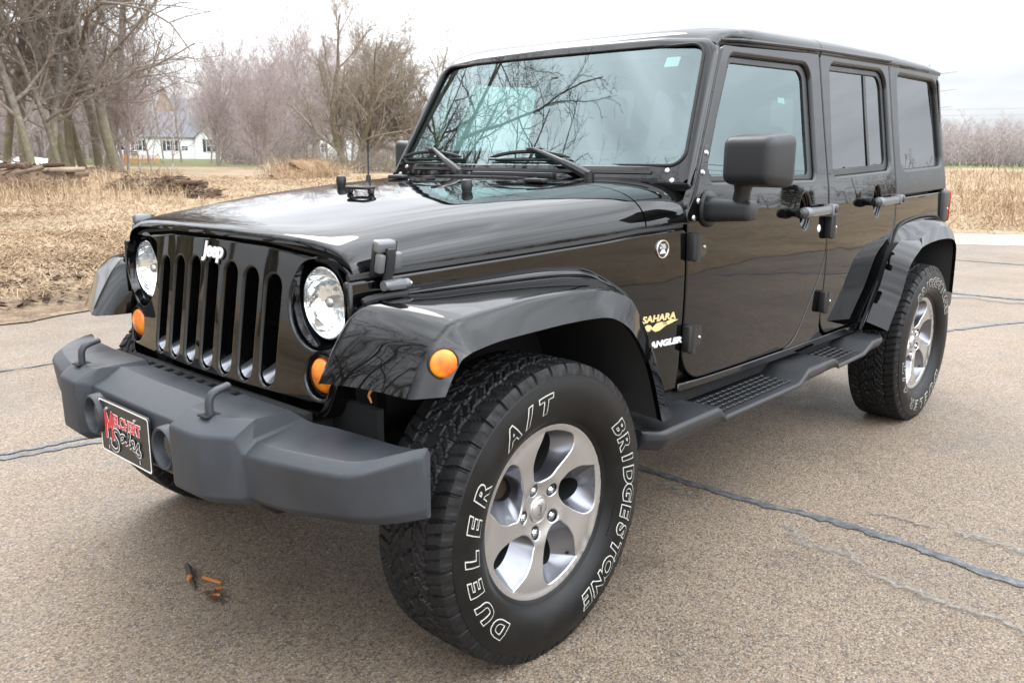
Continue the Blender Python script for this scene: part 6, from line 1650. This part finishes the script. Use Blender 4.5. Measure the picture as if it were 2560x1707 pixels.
def tuft(px, s_, n, rad, l0, l1, seed):
    x, y = polar(px, s_); r = np.random.default_rng(seed); X = x+r.normal(0, rad, n); Y = y+r.normal(0, rad, n)
    return X, Y, r.uniform(l0, l1, n)
X, Y, ln = tuft(775, 36.2, 2600, .75, .5, 1.1, 8); me = blades(X, Y, ln, np.full(len(X), .006), np.radians(np.random.default_rng(1).uniform(25, 85, len(X))), 9)
gm = put('mound_grass', me, heap_)
def brush(px, s_, w, d_, h, n, seed, label, logs=0):
    x, y = polar(px, s_); r = random.Random(seed); mb = MB(); z0 = gh(x, y)
    va = Vector((x-CAM.x, y-CAM.y, 0)).normalized(); vr = Vector((va.y, -va.x, 0))
    rows = []
    for i in range(8):
        f = i/7; rows.append([tuple(Vector((x, y, z0-.05))+vr*cos(a)*w*(1-f)*(1+.2*math.sin(5*a+seed))+va*sin(a)*d_*(1-f)+Vector((0, 0, (h*.72)*(1-(1-f)**2)*(.8+.4*r.random())))) for a in np.linspace(0, 2*pi, 25)[:-1]])
    mb.grid(rows, closed_v=True)
    for i in range(n):
        a = r.random()*6.28; q = r.random()**.5; p = Vector((x, y, z0))+vr*cos(a)*w*q+va*sin(a)*d_*q; zt = h*(1-q*q)*r.random()
        an = r.random()*3.14; e_ = r.gauss(0, .35); dd = (vr*cos(an)+va*sin(an)*.6+Vector((0, 0, e_))).normalized(); l_ = .15+(.75 if logs > 4 else .38)*r.random()**2; c_ = p+Vector((0, 0, .05+zt)); rr = .008+.03*r.random()**3
        mb.tube([c_-dd*l_*.5, c_+Vector((0, 0, .04*r.gauss(0, 1))), c_+dd*l_*.5], [rr, rr*.9, rr*.5], 4)
    for i in range(logs):
        p = Vector((x, y, z0))+vr*w*(2*r.random()-1)*.8+va*d_*(2*r.random()-1)*.5+Vector((0, 0, .10+h*.6*r.random())); dd = (vr*(1 if r.random() < .5 else -1)+va*r.gauss(0, .35)+Vector((0, 0, r.gauss(0, .10)))).normalized(); l_ = .35+.9*r.random(); rr = .04+.055*r.random()
        mb.tube([p-dd*l_*.5, p, p+dd*l_*.5], [rr, rr*1.05, rr*.85], 9)
    return tag(put('brush_heap', mb.mesh('brush_heap', MT['brush'], 40)), label, 'brush heap')
brush(10, 26.5, 2.0, 1.2, .85, 420, 1, 'dark heap of logs and brush at the left edge of the photo', 26)
brush(118, 28.5, 1.1, .9, .50, 240, 2, 'low dark log heap in front of the leaning trunk', 9)
brush(352, 24.6, .78, .6, .42, 420, 3, 'grey heap of tangled roots and weeds under the saplings', 1)
brush(448, 23.0, .62, .5, .45, 420, 4, 'dark uprooted root ball right of the root heap', 2)
brush(520, 21.5, .38, .3, .20, 160, 5, 'small dark clod heap just above the far bonnet edge', 0)
brush(270, 36, 1.0, .6, .40, 200, 6, 'reddish leaf and stick heap at the foot of the grove', 1)

MT['leaf'] = mat('wet_leaf', (.10, .045, .02), .5); MT['orangetwig'] = mat('orange_twig', (.36, .13, .035), .6); MT['barkscrap'] = mat('bark_scrap', (.05, .035, .03), .8)
mb = MB(); mb.tube([(.439, -.255, .012), (.452, -.215, .018), (.468, -.175, .016), (.478, -.15, .010)], [.008, .011, .010, .006], 7, MT['barkscrap']); mb.tube([(.474, -.165, .018), (.489, -.150, .014)], [.009, .005], 6, MT['orangetwig']); mb.tube([(.478, -.15, .010), (.492, -.098, .008)], [.007, .003], 6, MT['barkscrap'])
tag(mb.build('bark_scrap', None), 'curled dark bark scrap lying on the pavement before the bumper', 'bark')
mb = MB(); mb.tube([(.440, -.149, .008), (.431, -.11, .009), (.420, -.074, .008)], [.0065, .0062, .006], 8); tag(mb.build('broken_twig', MT['orangetwig']), 'straight orange broken twig lying beside the bark scrap', 'twig')
r_ = random.Random(4); mb = MB()
for i in range(9):
    a = r_.random()*6.28; c_ = Vector((.470+r_.gauss(0, .012), -.020+r_.gauss(0, .022), .006+.010*r_.random())); d = Vector((cos(a), sin(a), r_.gauss(.2, .3))).normalized()*.020; s_ = Vector((-sin(a), cos(a), r_.gauss(0, .3)))*.009
    mb.add([c_-d, c_+s_, c_+d, c_-s_, c_-d+Vector((0, 0, .0015))], [(0, 1, 2, 3)], MT['leaf'] if i % 3 else MT['orangetwig'])
for i in range(6):
    c_ = Vector((.472, -.015, .008)); a = r_.random()*6.28; mb.tube([c_, c_+Vector((cos(a)*.02, sin(a)*.035, .006)), c_+Vector((cos(a)*.03, sin(a)*.06, -.003))], [.003, .0025, .0012], 5, MT['barkscrap'])
tag(mb.build('leaf_debris', None, fix=False), 'crumpled brown leaf and bud debris right of the orange twig', 'leaf')
FZ = [(.462, .765, .803), (.470, .752, .785), (.468, .746, .776), (.464, .750, .760)]
mb = MB(); mb.tube(FZ, [.0028, .0032, .003, .002], 6); tag(mb.build('hanging_twig', MT['orangetwig']), 'thin orange twig stuck on the lower edge of the left front fender', 'twig')
mb = MB(); mb.tube([(.03, .30, .006), (.06, .35, .008), (.075, .375, .005)], [.004, .005, .002], 6); tag(mb.build('small_twig', MT['orangetwig']), 'tiny reddish twig on the ground by the inside of the front tyre', 'twig')
r_ = random.Random(12); specks = []
for i in range(34):
    x, y = r_.uniform(-.9, 1.0), r_.uniform(-1.2, 1.2); 
mb = MB(); mb.tube([(-1.08, .05, .006), (-1.10, .09, .007)], [.006, .004], 5); tag(mb.build('dry_leaf', MT['leaf']), 'tiny dark leaf speck beside the sealed crack', 'leaf')
